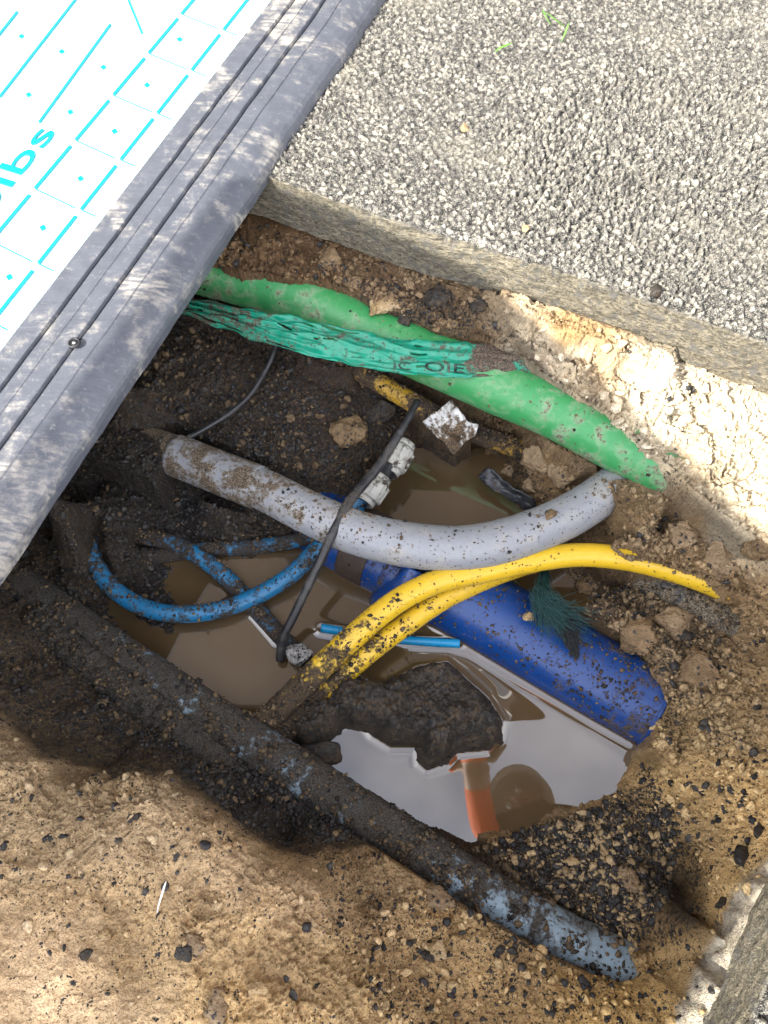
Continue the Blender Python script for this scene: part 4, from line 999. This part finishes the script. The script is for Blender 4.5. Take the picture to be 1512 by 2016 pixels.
E, Kk = np.meshgrid(es, np.arange(len(pr)), indexing='ij')
nn_ = pr[Kk, 0]*wr; zz = pr[Kk, 1]
nn_ = nn_ + fbm(E, nn_*0, 9, 3, 4)*.004*(1-pr[Kk, 0]) ; zz = zz+fbm(E, nn_, 16, 3, 5)*.0010*(pr[Kk, 0] < .99)*(pr[Kk, 1] > .0)
xy = A1[None, None]+be*E[..., None]+bn*nn_[..., None]
def mat_rubber():
    s = NT('scuffed_rubber'); n = s.noise(9, 6, .65, .3); m = s.noise(40, 6, .7)
    mp = s.n('ShaderNodeMapping'); mp.inputs['Rotation'].default_value = (0, 0, -math.atan2(be[1], be[0])+.5); mp.inputs['Scale'].default_value = (22, 150, 60)
    s.L(s.tc.outputs['Object'], mp.inputs['Vector']); st = s.noise(1, 4, .6, .3, mp.outputs[0])
    c = s.mix(m, (.05, .055, .068), (.115, .125, .15))
    k = s.math('MULTIPLY', s.ramp(s.math('ADD', n, s.math('MULTIPLY', m, .5)), .74, .95), s.ramp(st, .3, .6))
    k2 = s.ramp(s.noise(90, 5, .75, .5), .58, .70)
    c = s.mix(s.math('MULTIPLY', k2, .35), c, (.34, .33, .31))
    c = s.mix(s.math('MULTIPLY', k, .7), c, (.44, .40, .33))
    c = s.mix(s.math('MULTIPLY', s.ramp(st, .58, .72), .22), c, (.2, .2, .22))
    return s.set(color=c, rough=s.ramp(k, 0, 1, .42, .8), spec=.6, normal=s.bump(st, .45, .0015, s.bump(m, .3, .002)))
M['rubber'] = mat_rubber()
mesh_obj('rubber_edge', np.concatenate([xy, zz[..., None]], 2).reshape(-1, 3), grid_faces(len(es), len(pr))[:, ::-1], M['rubber'], board)
M['deck'] = mat_plain('cyan_deck_plastic', (.66, .90, .90), .4, .04, 30, .1, .001)
M['deckline'] = mat_plain('shaded_cyan_plastic', (.0, .24, .30), .4, .1, 60, .1, .001)  # deeper cyan stands in for shade along the relief
def box_on(corners, z0, z1):
    v = [(*c_, z0) for c_ in corners]+[(*c_, z1) for c_ in corners]; n = len(corners)
    f = [tuple(range(n-1, -1, -1)), tuple(range(n, 2*n))]+[(i, (i+1) % n, n+(i+1) % n, n+i) for i in range(n)]
    return v, f
ZD = .0470
cor = [BP(-.55, wr, 0)[:2], BP(1.45, wr, 0)[:2], BP(1.45, wr+.85, 0)[:2], BP(-.55, wr+.85, 0)[:2]]
v, f = box_on(cor, .012, ZD); mesh_obj('deck', v, f, M['deck'], board, smooth_shade=False)
# moulded pattern, its shade painted in deep cyan: ribs, cross ribs and studs, laid out in board coordinates
def BC_(u, v): q = P(u, v, ZD)[:2]-A1; return np.array([np.dot(q, be), np.dot(q, bn)])
pv, pf = [], []; cross = []
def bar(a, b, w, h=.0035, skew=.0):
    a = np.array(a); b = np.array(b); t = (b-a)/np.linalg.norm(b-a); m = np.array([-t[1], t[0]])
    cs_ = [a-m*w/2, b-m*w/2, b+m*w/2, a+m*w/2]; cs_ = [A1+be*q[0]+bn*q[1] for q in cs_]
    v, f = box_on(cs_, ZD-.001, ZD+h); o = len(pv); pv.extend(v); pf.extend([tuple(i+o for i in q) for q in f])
rowB = [BC_(*p) for p in ((283,103),(217,190),(150,283),(83,377))]
pitch = float(np.mean([rowB[i][0]-rowB[i+1][0] for i in range(3)]))
e0 = rowB[0][0]; nB = float(np.mean([q[1] for q in rowB]))
nA = float(np.mean([BC_(*p)[1] for p in ((370,137),(304,228),(238,323),(170,415))])); eA = BC_(370,137)[0]
colw = nB-nA; skew = (eA-e0)
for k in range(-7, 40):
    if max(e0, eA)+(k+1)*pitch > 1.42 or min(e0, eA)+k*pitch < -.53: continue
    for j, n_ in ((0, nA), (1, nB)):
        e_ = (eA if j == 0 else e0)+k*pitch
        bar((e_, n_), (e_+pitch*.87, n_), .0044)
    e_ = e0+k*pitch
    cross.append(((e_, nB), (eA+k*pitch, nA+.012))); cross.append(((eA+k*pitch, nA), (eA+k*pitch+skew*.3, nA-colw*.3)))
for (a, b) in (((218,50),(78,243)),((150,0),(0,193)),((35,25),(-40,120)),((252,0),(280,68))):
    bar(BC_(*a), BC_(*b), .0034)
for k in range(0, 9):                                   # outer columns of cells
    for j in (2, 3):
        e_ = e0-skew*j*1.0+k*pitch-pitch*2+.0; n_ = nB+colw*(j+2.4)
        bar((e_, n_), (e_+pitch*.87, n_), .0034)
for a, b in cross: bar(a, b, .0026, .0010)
ncross = len(cross)*6
M['deckcross_shade'] = mat_plain('shaded_cross_cyan', (.04, .33, .36), .4, .1, 60, .1, .001)  # cross lines: groove shade painted as a darker cyan
rb = mesh_obj('shade_ribs', pv, pf, M['deckline'], board, smooth_shade=False); rb.data.materials.append(M['deckcross_shade'])
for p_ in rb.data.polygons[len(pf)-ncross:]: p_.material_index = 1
studs = [(353,79),(289,169),(225,260),(158,353),(84,450),(18,547),(42,73),(121,103),(203,134),(56,188),(138,222),(-45,640)]
for (u, v) in studs:
    b0 = P(u, v, ZD); b1 = b0+np.array([be[0], be[1], 0])*.006; tri = [b0[:2]+np.array(q)*1.0 for q in ((-.0048, .0015), (.0015, .0070), (.0060, -.0015), (.0, -.006))]
    vv, ff = box_on([tri[3], tri[2], tri[1], tri[0]], ZD-.001, ZD+.0022)
    mesh_obj('stud', vv, ff, M['deckline'], board, smooth_shade=False)
# moulded "lbs" lettering
def deck_text(s, u0, v0, u1, v1, hpx):
    tv, tf = text_mesh(s); tv[:, 0] -= tv[:, 0].min(); wd_ = tv[:, 0].max()
    a = P(u0, v0, ZD)[:2]; b = P(u1, v1, ZD)[:2]; t = (b-a); L = np.linalg.norm(t); t /= L; m = np.array([-t[1], t[0]])
    hh = hpx/1430.
    low = np.array([(*(a+t*q[0]/wd_*L+m*q[1]/.72*hh), ZD-.001) for q in tv]); top = low.copy(); top[:, 2] = ZD+.003
    n = len(low); from collections import Counter
    cnt = Counter()
    for q in tf:
        for i in range(len(q)): cnt[tuple(sorted((q[i], q[(i+1) % len(q)])))] += 1
    side = [(q[i], q[(i+1) % len(q)], q[(i+1) % len(q)]+n, q[i]+n) for q in tf for i in range(len(q)) if cnt[tuple(sorted((q[i], q[(i+1) % len(q)])))] == 1]
    mesh_obj('lettering', np.vstack([low, top]), [tuple(i+n for i in q) for q in tf]+side, M['deckline'], board, smooth_shade=False)
deck_text('0lbs', -28, 432, 112, 262, 66)
# fixing bolt in the rubber
M['steel'] = mat_plain('dull_steel', (.5, .5, .52), .35, .2, 200, .2, .001, metal=.9)
M['blackrub'] = mat_plain('black_rubber', (.015, .015, .018), .5, .2, 100, .2, .001)
q = P(146, 675, .0435)
b_ = empty('bolt', q, None, None); b_.parent = board; b_.matrix_parent_inverse = board.matrix_world.inverted()
def torus(name, c0, R1, r1, mat, parent):
    vs = []; fs = []
    for i in range(28):
        for j in range(10):
            a = 2*math.pi*i/28; b = 2*math.pi*j/10; vs.append((c0[0]+(R1+r1*math.cos(b))*math.cos(a), c0[1]+(R1+r1*math.cos(b))*math.sin(a), c0[2]+r1*math.sin(b)))
            fs.append((i*10+j, ((i+1) % 28)*10+j, ((i+1) % 28)*10+(j+1) % 10, i*10+(j+1) % 10))
    return mesh_obj(name, vs, fs, mat, parent)
torus('eyelet', q, .0075, .0016, M['blackrub'], b_)
def disc(name, c0, r, h, mat, parent, seg=24):
    vs = [(c0[0]+r*math.cos(2*math.pi*i/seg)*k, c0[1]+r*math.sin(2*math.pi*i/seg)*k, c0[2]+z_) for k, z_ in ((1, 0), (1, h*.6), (.6, h)) for i in range(seg)]
    fs = [(k*seg+i, k*seg+(i+1) % seg, (k+1)*seg+(i+1) % seg, (k+1)*seg+i) for k in range(2) for i in range(seg)]+[tuple(2*seg+i for i in range(seg))]
    return mesh_obj(name, vs, fs, mat, parent)
disc('washer', q-np.array([0, 0, .001]), .0068, .0012, M['blackrub'], b_)
disc('bolt_head', q, .0028, .0022, M['steel'], b_)

# ------------------------------------------------------------------ scraps
def sheet(name, outline, mat, label, cat, thick=.0012, seed=1, crumple=.004, attrs_d=.2):
    """crumpled scrap of plastic: outline rows (u, v, z)"""
    pts = np.array([P(*o) for o in outline]); c0 = pts.mean(0); n = len(pts); vs = []; fs = []
    K = 9; per = []
    for i in range(n):
        for k in range(4): per.append(pts[i]*(1-k/4)+pts[(i+1) % n]*k/4)
    per = np.array(per); m = len(per)
    for k in range(1, K+1): vs.extend(list(c0+(per-c0)*k/K))
    vs.append(c0); vs = np.array(vs); vs[:, 2] += fbm(vs[:, 0], vs[:, 1], 45, 3, seed)*crumple*2+fbm(vs[:, 0], vs[:, 1], 140, 2, seed+3)*crumple*.5
    for k in range(K-1):
        for i in range(m): fs.append((k*m+i, (k+1)*m+i, (k+1)*m+(i+1) % m, k*m+(i+1) % m))
    fs += [(len(vs)-1, i, (i+1) % m) for i in range(m)]
    o = mesh_obj(name, vs, fs, mat, attrs=dict(dirt=np.full(len(vs), attrs_d)))
    so = o.modifiers.new('thickness', 'SOLIDIFY'); so.thickness = thick; so.offset = 0
    return tag(o, label, cat)
M['scrap'] = mat_pipe('muddy_white_film', (.55, .54, .52), dirt=(.2, .13, .07), rough=.4, base_dirt=.2, speck=1.0)
sheet('plastic_scrap', [(832,828,-.262),(862,812,-.25),(890,785,-.235),(905,812,-.24),(942,838,-.25),(935,862,-.265),(912,876,-.28),(892,898,-.295),(868,866,-.28)], M['scrap'], 'muddy white piece of torn plastic poking out over the dark water', 'scrap', seed=4, crumple=.008)
M['blackfilm'] = mat_pipe('black_film', (.02, .022, .026), dirt=(.15, .11, .07), rough=.25, base_dirt=-.02, speck=.5, dust=(.1, .11, .13), dustamt=.7)
sheet('black_scrap', [(942,935,-.33),(958,920,-.315),(985,935,-.31),(1015,965,-.31),(1055,985,-.312),(1060,1000,-.33),(1030,1000,-.34),(990,975,-.335),(955,955,-.335)], M['blackfilm'], 'folded black plastic scrap under the tan clods beside the dark water', 'scrap', seed=8, crumple=.010, thick=.004)
M['mudpuff'] = M['clod_brown']
# white straw
s1 = tube('straw_stem', [(309,1797,-.02,.0005,0),(313,1780,-.02,.0009,0),(319,1760,-.018,.0012,0),(324,1744,-.018,.0011,0),(327,1735,-.02,.0005,0)], mat_plain('pale_straw', (.85, .83, .76), .5, .08, 200, .2, .0005), seg=8, n=6)
p = P(318, 1765, -.02)
tag(s1, 'thin white straw stem lying on the front mound', 'straw')
# settle the straw on the mound: find soil height there
dz = float(np.mean([soil_z(*(P(u, v, -.055)[:2])) for u, v in ((312, 1790), (320, 1760), (326, 1740))]))
pts = []
for (u, v, r) in ((309,1797,.0005),(313,1780,.0009),(319,1760,.0013),(324,1744,.0012),(327,1735,.0005)):
    z = dz
    for _ in range(40):
        q = P(u, v, z); z = float(soil_z(q[0], q[1]))+.008
    pts.append((u, v, z, r, 0))
old = s1; mt = old.data.materials[0]; bpy.data.objects.remove(old)
s1 = tube('straw_stem', pts, mt, seg=8, n=6); tag(s1, 'thin white straw stem lying on the front mound', 'straw')
# grass blades growing in the pavement
M['grass'] = mat_plain('grass_blade', (.10, .26, .03), .5, .3, 150, .1, .001)
def blade(pts, w, label):
    c_ = catmull(np.array([P(*q) for q in pts]), 6); n = len(c_); t = np.gradient(c_, axis=0); t /= np.linalg.norm(t, axis=1)[:, None]
    sd_ = np.cross(t, (0, 0, 1)); sd_ /= np.linalg.norm(sd_, axis=1)[:, None]; ww = w*np.sin(np.linspace(.35, np.pi, n))[:, None]
    vs = np.stack([c_-sd_*ww, c_+np.array([0, 0, -.0006]), c_+sd_*ww], 1).reshape(-1, 3)
    o = mesh_obj('grass_blade', vs, grid_faces(n, 3), M['grass']); so = o.modifiers.new('thickness', 'SOLIDIFY'); so.thickness = .0003
    tag(o, label, 'grass', 'grass blades sprouting through the pavement')
blade([(974,102,.004),(985,94,.010),(1000,88,.012),(1010,82,.010)], .0022, 'short green grass blade lying flat on the pavement')
blade([(1105,82,.003),(1112,66,.012),(1118,50,.020),(1121,42,.022)], .0014, 'upright green grass blade right of the flat one')
blade([(1112,52,.003),(1098,42,.010),(1080,28,.014),(1066,22,.012)], .0014, 'yellowish grass blade leaning left at the top of the pavement')
blade([(1085,48,.003),(1076,35,.008),(1070,22,.012),(1072,14,.012)], .0013, 'thin yellow-green grass blade next to the leaning one')
# frayed teal rope
M['rope'] = mat_plain('teal_rope_fibre', (.012, .055, .055), .6, .4, 120, .3, .001)
M['blackfib'] = mat_plain('black_fibre', (.01, .011, .012), .6, .4, 120, .3, .001)
rope = empty('rope', P(1075,1200,-.27), 'frayed teal rope end draped over the blue water main', 'rope')
def strands(name, n, root, mid, tip, sp, r, mat, parent, seed):
    rr = np.random.default_rng(seed); Vs = []; Fs = []; off = 0
    A, B, C_ = P(*root), P(*mid), P(*tip)
    for k in range(n):
        j = rr.normal(size=(4, 3))*np.array([[sp[0]], [sp[1]], [sp[2]], [sp[3]]])*np.array([1, 1, .45]); j[:, 2] = np.abs(j[:, 2])
        path = np.array([A+j[0], (A+B)/2+j[1], B+j[2], C_+j[3]]); path[2:, 2] = np.maximum(path[2:, 2], min(B[2], C_[2])-.012)
        c_ = catmull(path, 6); c_ += rr.normal(size=c_.shape)*.0006; t = np.gradient(c_, axis=0); t /= np.linalg.norm(t, axis=1)[:, None]
        u_ = np.cross(t, (0.1, 0, 1)); u_ /= np.linalg.norm(u_, axis=1)[:, None]; w_ = np.cross(t, u_); rad = r*np.linspace(1, .6, len(c_))[:, None]
        ring = [c_+rad*(u_*math.cos(a)+w_*math.sin(a)) for a in (0, 2.09, 4.19)]
        Vs.append(np.stack(ring, 1).reshape(-1, 3)); L = len(c_)
        Fs += [(off+i*3+q, off+i*3+(q+1) % 3, off+(i+1)*3+(q+1) % 3, off+(i+1)*3+q) for i in range(L-1) for q in range(3)]; off += L*3
    return mesh_obj(name, np.vstack(Vs), Fs, mat, parent)
strands('rope_strands', 150, (1072,1118,-.30), (1065,1180,-.262), (1082,1228,-.262), (.003, .005, .009, .016), .0007, M['rope'], rope, 3)
strands('rope_strands', 200, (1068,1165,-.265), (1085,1205,-.262), (1125,1225,-.27), (.004, .008, .013, .019), .0006, M['rope'], rope, 4)
strands('black_strands', 160, (1105,1215,-.266), (1122,1250,-.262), (1132,1290,-.268), (.008, .009, .008, .004), .0008, M['blackfib'], rope, 5)
M['bluepaint'] = M['stub']

# ------------------------------------------------------------------ round the hole, out of view: sheet added to cast its shadow, house mirrored in the pool
M['brick'] = None
def mat_brick():
    s = NT('brown_brick'); b = s.n('ShaderNodeTexBrick'); b.inputs['Scale'].default_value = 1.0
    b.inputs['Brick Width'].default_value = .225; b.inputs['Row Height'].default_value = .075; b.inputs['Mortar Size'].default_value = .010
    b.inputs['Color1'].default_value = (.055, .028, .018, 1); b.inputs['Color2'].default_value = (.04, .02, .014, 1); b.inputs['Mortar'].default_value = (.06, .05, .04, 1)
    mp = s.n('ShaderNodeMapping'); mp.inputs['Rotation'].default_value = (math.radians(90), 0, 0)
    s.L(s.tc.outputs['Object'], mp.inputs['Vector']); s.L(mp.outputs[0], b.inputs['Vector'])
    return s.set(color=s.mix(.4, b.outputs['Color'], s.mix(s.noise(8, 4), (.03, .016, .01), (.06, .032, .02))), rough=.85, normal=s.bump(b.outputs['Fac'], -.4, .005))
M['brick'] = mat_brick(); M['coping'] = mat_plain('concrete_coping', (.3, .29, .27), .8, .2, 12, .4, .004)
M['glass'] = mat_plain('window_glass', (.03, .04, .05), .05, .1, 2, 0, .001); M['white'] = mat_plain('white_paint', (.75, .75, .73), .45, .05, 20, .1, .001)
M['tile'] = mat_plain('roof_tile', (.12, .07, .05), .8, .3, 12, .6, .02)
def box(name, lo, hi, mat, parent=None, M4=None):
    x0, y0, z0 = lo; x1, y1, z1 = hi
    v = np.array([(x0,y0,z0),(x1,y0,z0),(x1,y1,z0),(x0,y1,z0),(x0,y0,z1),(x1,y0,z1),(x1,y1,z1),(x0,y1,z1)], float)
    f = [(0,3,2,1),(4,5,6,7),(0,1,5,4),(1,2,6,5),(2,3,7,6),(3,0,4,7)]
    return mesh_obj(name, v, f, mat, parent, smooth_shade=False)
HC_ = 1.7
outline = [(610,408,-.10),(740,452,-.10),(960,560,-.105),(1640,1215,-.16),(1590,1560,-.12),(1335,2010,-.12),(1150,2300,-.05),(-100,2700,-.02),(-500,2300,-.02),(-400,1500,-.02),(-15,1250,-.06)]  # added caster's outline, led back along the sun from the wanted shadow
cp = []
for (u, v, z) in outline:
    g = P(u, v, z); cp.append(g - SUN_T*((HC_-z)/-SUN_T[2]))
cp = np.array(cp); cc = cp.mean(0)
M['shadecloth'] = mat_plain('green_shade_sheet', (.06, .12, .08), .6, .2, 8, .3, .01)
can = empty('shade_caster', (cc[0], cc[1], -.05), 'added unseen dark green sheet on steel poles, cut to shade the hole', 'shade_caster')
bpy.context.view_layer.update()
n_ = len(cp); tv = [tuple(q) for q in cp]+[(q[0], q[1], q[2]+.02) for q in cp]
mesh_obj('shade_sheet', tv, [tuple(range(n_)), tuple(range(2*n_-1, n_-1, -1))]+[(i, (i+1) % n_, n_+(i+1) % n_, n_+i) for i in range(n_)], M['shadecloth'], can, smooth_shade=False)
for i in (7, 8, 9):
    q = cp[i]; tube('caster_pole', [(q[0], q[1], -.1, .02, 0), (q[0], q[1], .7, .02, 0), (q[0], q[1], HC_, .02, 0)], M['steel'], can, world=True, n=2, seg=12)
house = empty('brick_house', (0, 2.05, -.1), 'tall brown brick house with white windows behind the pavement', 'house')
bpy.context.view_layer.update()
HH = 9.2
local = lambda o: (setattr(o, 'matrix_parent_inverse', Matrix.Identity(4)), o)[1]
local(box('wall', (-5, 0, 0), (5, 7, HH), M['brick'], house))
rv = np.array([(-5.3,-.2,HH-.02),(5.3,-.2,HH-.02),(5.3,7.3,HH-.02),(-5.3,7.3,HH-.02),(-5.3,3.5,HH+2),(5.3,3.5,HH+2)], float)
local(mesh_obj('roof', rv, [(0,1,5,4),(2,3,4,5),(0,4,3),(1,2,5),(0,3,2,1)], M['tile'], house, smooth_shade=False))
for xw in (-4.2, 1.0, 2.6, 4.2):
    for zw in (4.4, 7.35):
        fr = local(box('window', (xw-.62, -.05, zw), (xw+.62, .0-.002, zw+1.3), M['white'], house))
        for k in (0, 1):
            local(box('pane', (xw-.56+.58*k, -.06, zw+.06), (xw-.02+.58*k, -.0505, zw+1.24), M['glass'], fr))

# ------------------------------------------------------------------ worker leaning over the right bank (seen mirrored in the pool)
def person():
    pts = {}; edges = []; cls = {}
    def add(n, co, r, c, par=None):
        pts[n] = (Vector(co), r); cls[n] = c
        if par: edges.append((par, n))
    add('pelvis', (1.02,-.18,.93), .150, 'trousers'); add('waist', (.93,-.12,1.04), .135, 'top', 'pelvis'); add('chest', (.78,-.02,1.20), .165, 'top', 'waist'); add('upper', (.66,.06,1.30), .150, 'top', 'chest')
    add('neck', (.58,.12,1.36), .058, 'skin', 'upper'); add('head0', (.52,.16,1.375), .085, 'skin', 'neck'); add('head1', (.455,.205,1.37), .098, 'skin', 'head0'); add('head2', (.405,.235,1.385), .075, 'skin', 'head1')
    for sgn, nm in ((1, 'l'), (-1, 'r')):
        hx, hy = 1.02-.05*sgn, -.18+.10*sgn
        add('hip'+nm, (1.02+.05*-sgn*.2, -.18+.09*sgn, .88), .105, 'trousers', 'pelvis'); add('knee'+nm, (.96, -.20+.19*sgn, .48), .072, 'trousers', 'hip'+nm)
        add('ankle'+nm, (1.06, -.20+.21*sgn, .10), .052, 'trousers', 'knee'+nm); add('heel'+nm, (1.07, -.20+.21*sgn, .05), .045, 'boot', 'ankle'+nm); add('toe'+nm, (.88, -.20+.23*sgn, .04), .038, 'boot', 'heel'+nm)
    add('shl', (.50,.16,1.27), .078, 'top', 'upper'); add('ell', (.27,.11,1.14), .052, 'top', 'shl'); add('wrl', (.235,.255,1.01), .044, 'jacket', 'ell'); add('hl', (.232,.29,.985), .034, 'skin', 'wrl')
    add('shr', (.70,-.12,1.28), .078, 'top', 'upper'); add('elr', (.82,-.34,1.02), .058, 'jacket', 'shr'); add('wrr', (.90,-.37,.80), .042, 'jacket', 'elr'); add('hr', (.92,-.375,.70), .034, 'skin', 'wrr')
    for nm, d, sd_ in (('l', Vector((-.05,.62,-.78)), Vector((-.96,-.1,.1))), ('r', Vector((.1,-.05,-.99)), Vector((1,0,.1)))):
        d.normalize(); base = pts['h'+nm][0]
        for k in range(4):
            o_ = sd_.normalized()*(k-1.5)*.020; L = (.075, .088, .082, .064)[k]
            add('f%s%d0' % (nm, k), base+o_+d*.035, .011, 'skin', 'h'+nm); add('f%s%d1' % (nm, k), base+o_*1.1+d*(.035+L*.5), .0095, 'skin', 'f%s%d0' % (nm, k)); add('f%s%d2' % (nm, k), base+o_*1.1+d*(.03+L*.9)+Vector((0, .012, 0)), .0075, 'skin', 'f%s%d1' % (nm, k))
        t = sd_.normalized()*-.045; add('t%s0' % nm, base+t*.8+d*.005, .012, 'skin', 'h'+nm); add('t%s1' % nm, base+t*1.3+d*.035, .009, 'skin', 't%s0' % nm)
    names = list(pts); me = bpy.data.meshes.new('person'); me.from_pydata([pts[n][0][:] for n in names], [(names.index(a), names.index(b)) for a, b in edges], [])
    ob = bpy.data.objects.new('tmp', me); COL.objects.link(ob); m = ob.modifiers.new('skin', 'SKIN'); m.use_smooth_shade = True
    me_sv = me.skin_vertices[0].data if me.skin_vertices else None
    if me_sv is None:
        bm = bmesh.new(); bm.from_mesh(me); bm.verts.layers.skin.verify(); bm.to_mesh(me); bm.free(); me_sv = me.skin_vertices[0].data
    for i, n in enumerate(names): me_sv[i].radius = (pts[n][1],)*2; me_sv[i].use_root = (n == 'pelvis')
    sb = ob.modifiers.new('sub', 'SUBSURF'); sb.levels = 2; sb.render_levels = 2
    dg = bpy.context.evaluated_depsgraph_get(); out = bpy.data.meshes.new_from_object(ob.evaluated_get(dg)); out.name = 'person'
    bpy.data.objects.remove(ob)
    mats = {'top': mat_plain('dark_jacket', (.035, .03, .025), .8, .2, 20, .4, .006), 'jacket': mat_plain('orange_jacket', (.95, .15, .02), .7, .15, 14, .5, .01), 'trousers': mat_plain('dark_trousers', (.03, .03, .04), .8, .2, 20, .4, .006), 'skin': mat_plain('skin', (.5, .3, .22), .5, .08, 60, .1, .001), 'boot': mat_plain('brown_boot', (.06, .04, .025), .6, .2, 40, .2, .002)}
    keys = list(mats); out.materials.clear()
    for k in keys: out.materials.append(mats[k])
    segs = [(pts[a][0], pts[b][0], cls[b]) for a, b in edges]
    for p in out.polygons:
        c = p.center; best = 9; bc = 'jacket'
        for a, b, k in segs:
            ab = b-a; t = max(0, min(1, (c-a).dot(ab)/ab.length_squared)); d = (a+ab*t-c).length
            if d < best: best = d; bc = k
        p.material_index = keys.index(bc); p.use_smooth = True
    o = bpy.data.objects.new('person', out); COL.objects.link(o); o.location.x = .07
    tag(o, 'worker with orange sleeves and dark top leaning over the bank, mirrored in the pool', 'person')
    # hard hat, hair and face
    ax = Vector((-.82, .55, .0)).normalized(); up = Vector((-.25, .18, .95)).normalized(); sd_ = ax.cross(up).normalized(); up = sd_.cross(ax).normalized(); hc = Vector((.445, .21, 1.385))
    crown = (ax*.55+up*.83).normalized(); fw = (ax*.83-up*.55).normalized()
    vs, fs = [], []
    for i in range(9):
        a = i/8*math.pi*.52
        for j in range(28):
            b = 2*math.pi*j/28; r = .128
            q = crown*math.cos(a)*r*1.0 + (fw*math.cos(b)*1.12+sd_*math.sin(b))*math.sin(a)*r
            if i == 8: q += (fw*math.cos(b)+sd_*math.sin(b))*(.012+.03*max(0, math.cos(b)))
            vs.append(hc+q)
    fs = [(i*28+j, i*28+(j+1) % 28, (i+1)*28+(j+1) % 28, (i+1)*28+j) for i in range(8) for j in range(28)]
    hat = mesh_obj('hard_hat', [tuple(v) for v in vs], fs, M['white'], o); so = hat.modifiers.new('thickness', 'SOLIDIFY'); so.thickness = .004
    for sg in (-1, 1):
        e_ = hc+fw*.088-crown*.035+sd_*.032*sg
        mesh_obj('eye', I2*.012+np.array(e_), F2, M['white'], o)
        mesh_obj('ear', I2*np.array([.02, .012, .028])+np.array(hc-crown*.03+sd_*.1*sg), F2, mats['skin'], o)
    mesh_obj('nose', I2*np.array([.016, .016, .02])+np.array(hc+fw*.102-crown*.06), F2, mats['skin'], o)
    mesh_obj('mouth', I2*np.array([.02, .02, .006])+np.array(hc+fw*.085-crown*.09), F2, mat_plain('lips', (.35, .13, .1), .5), o)
    return o
person()
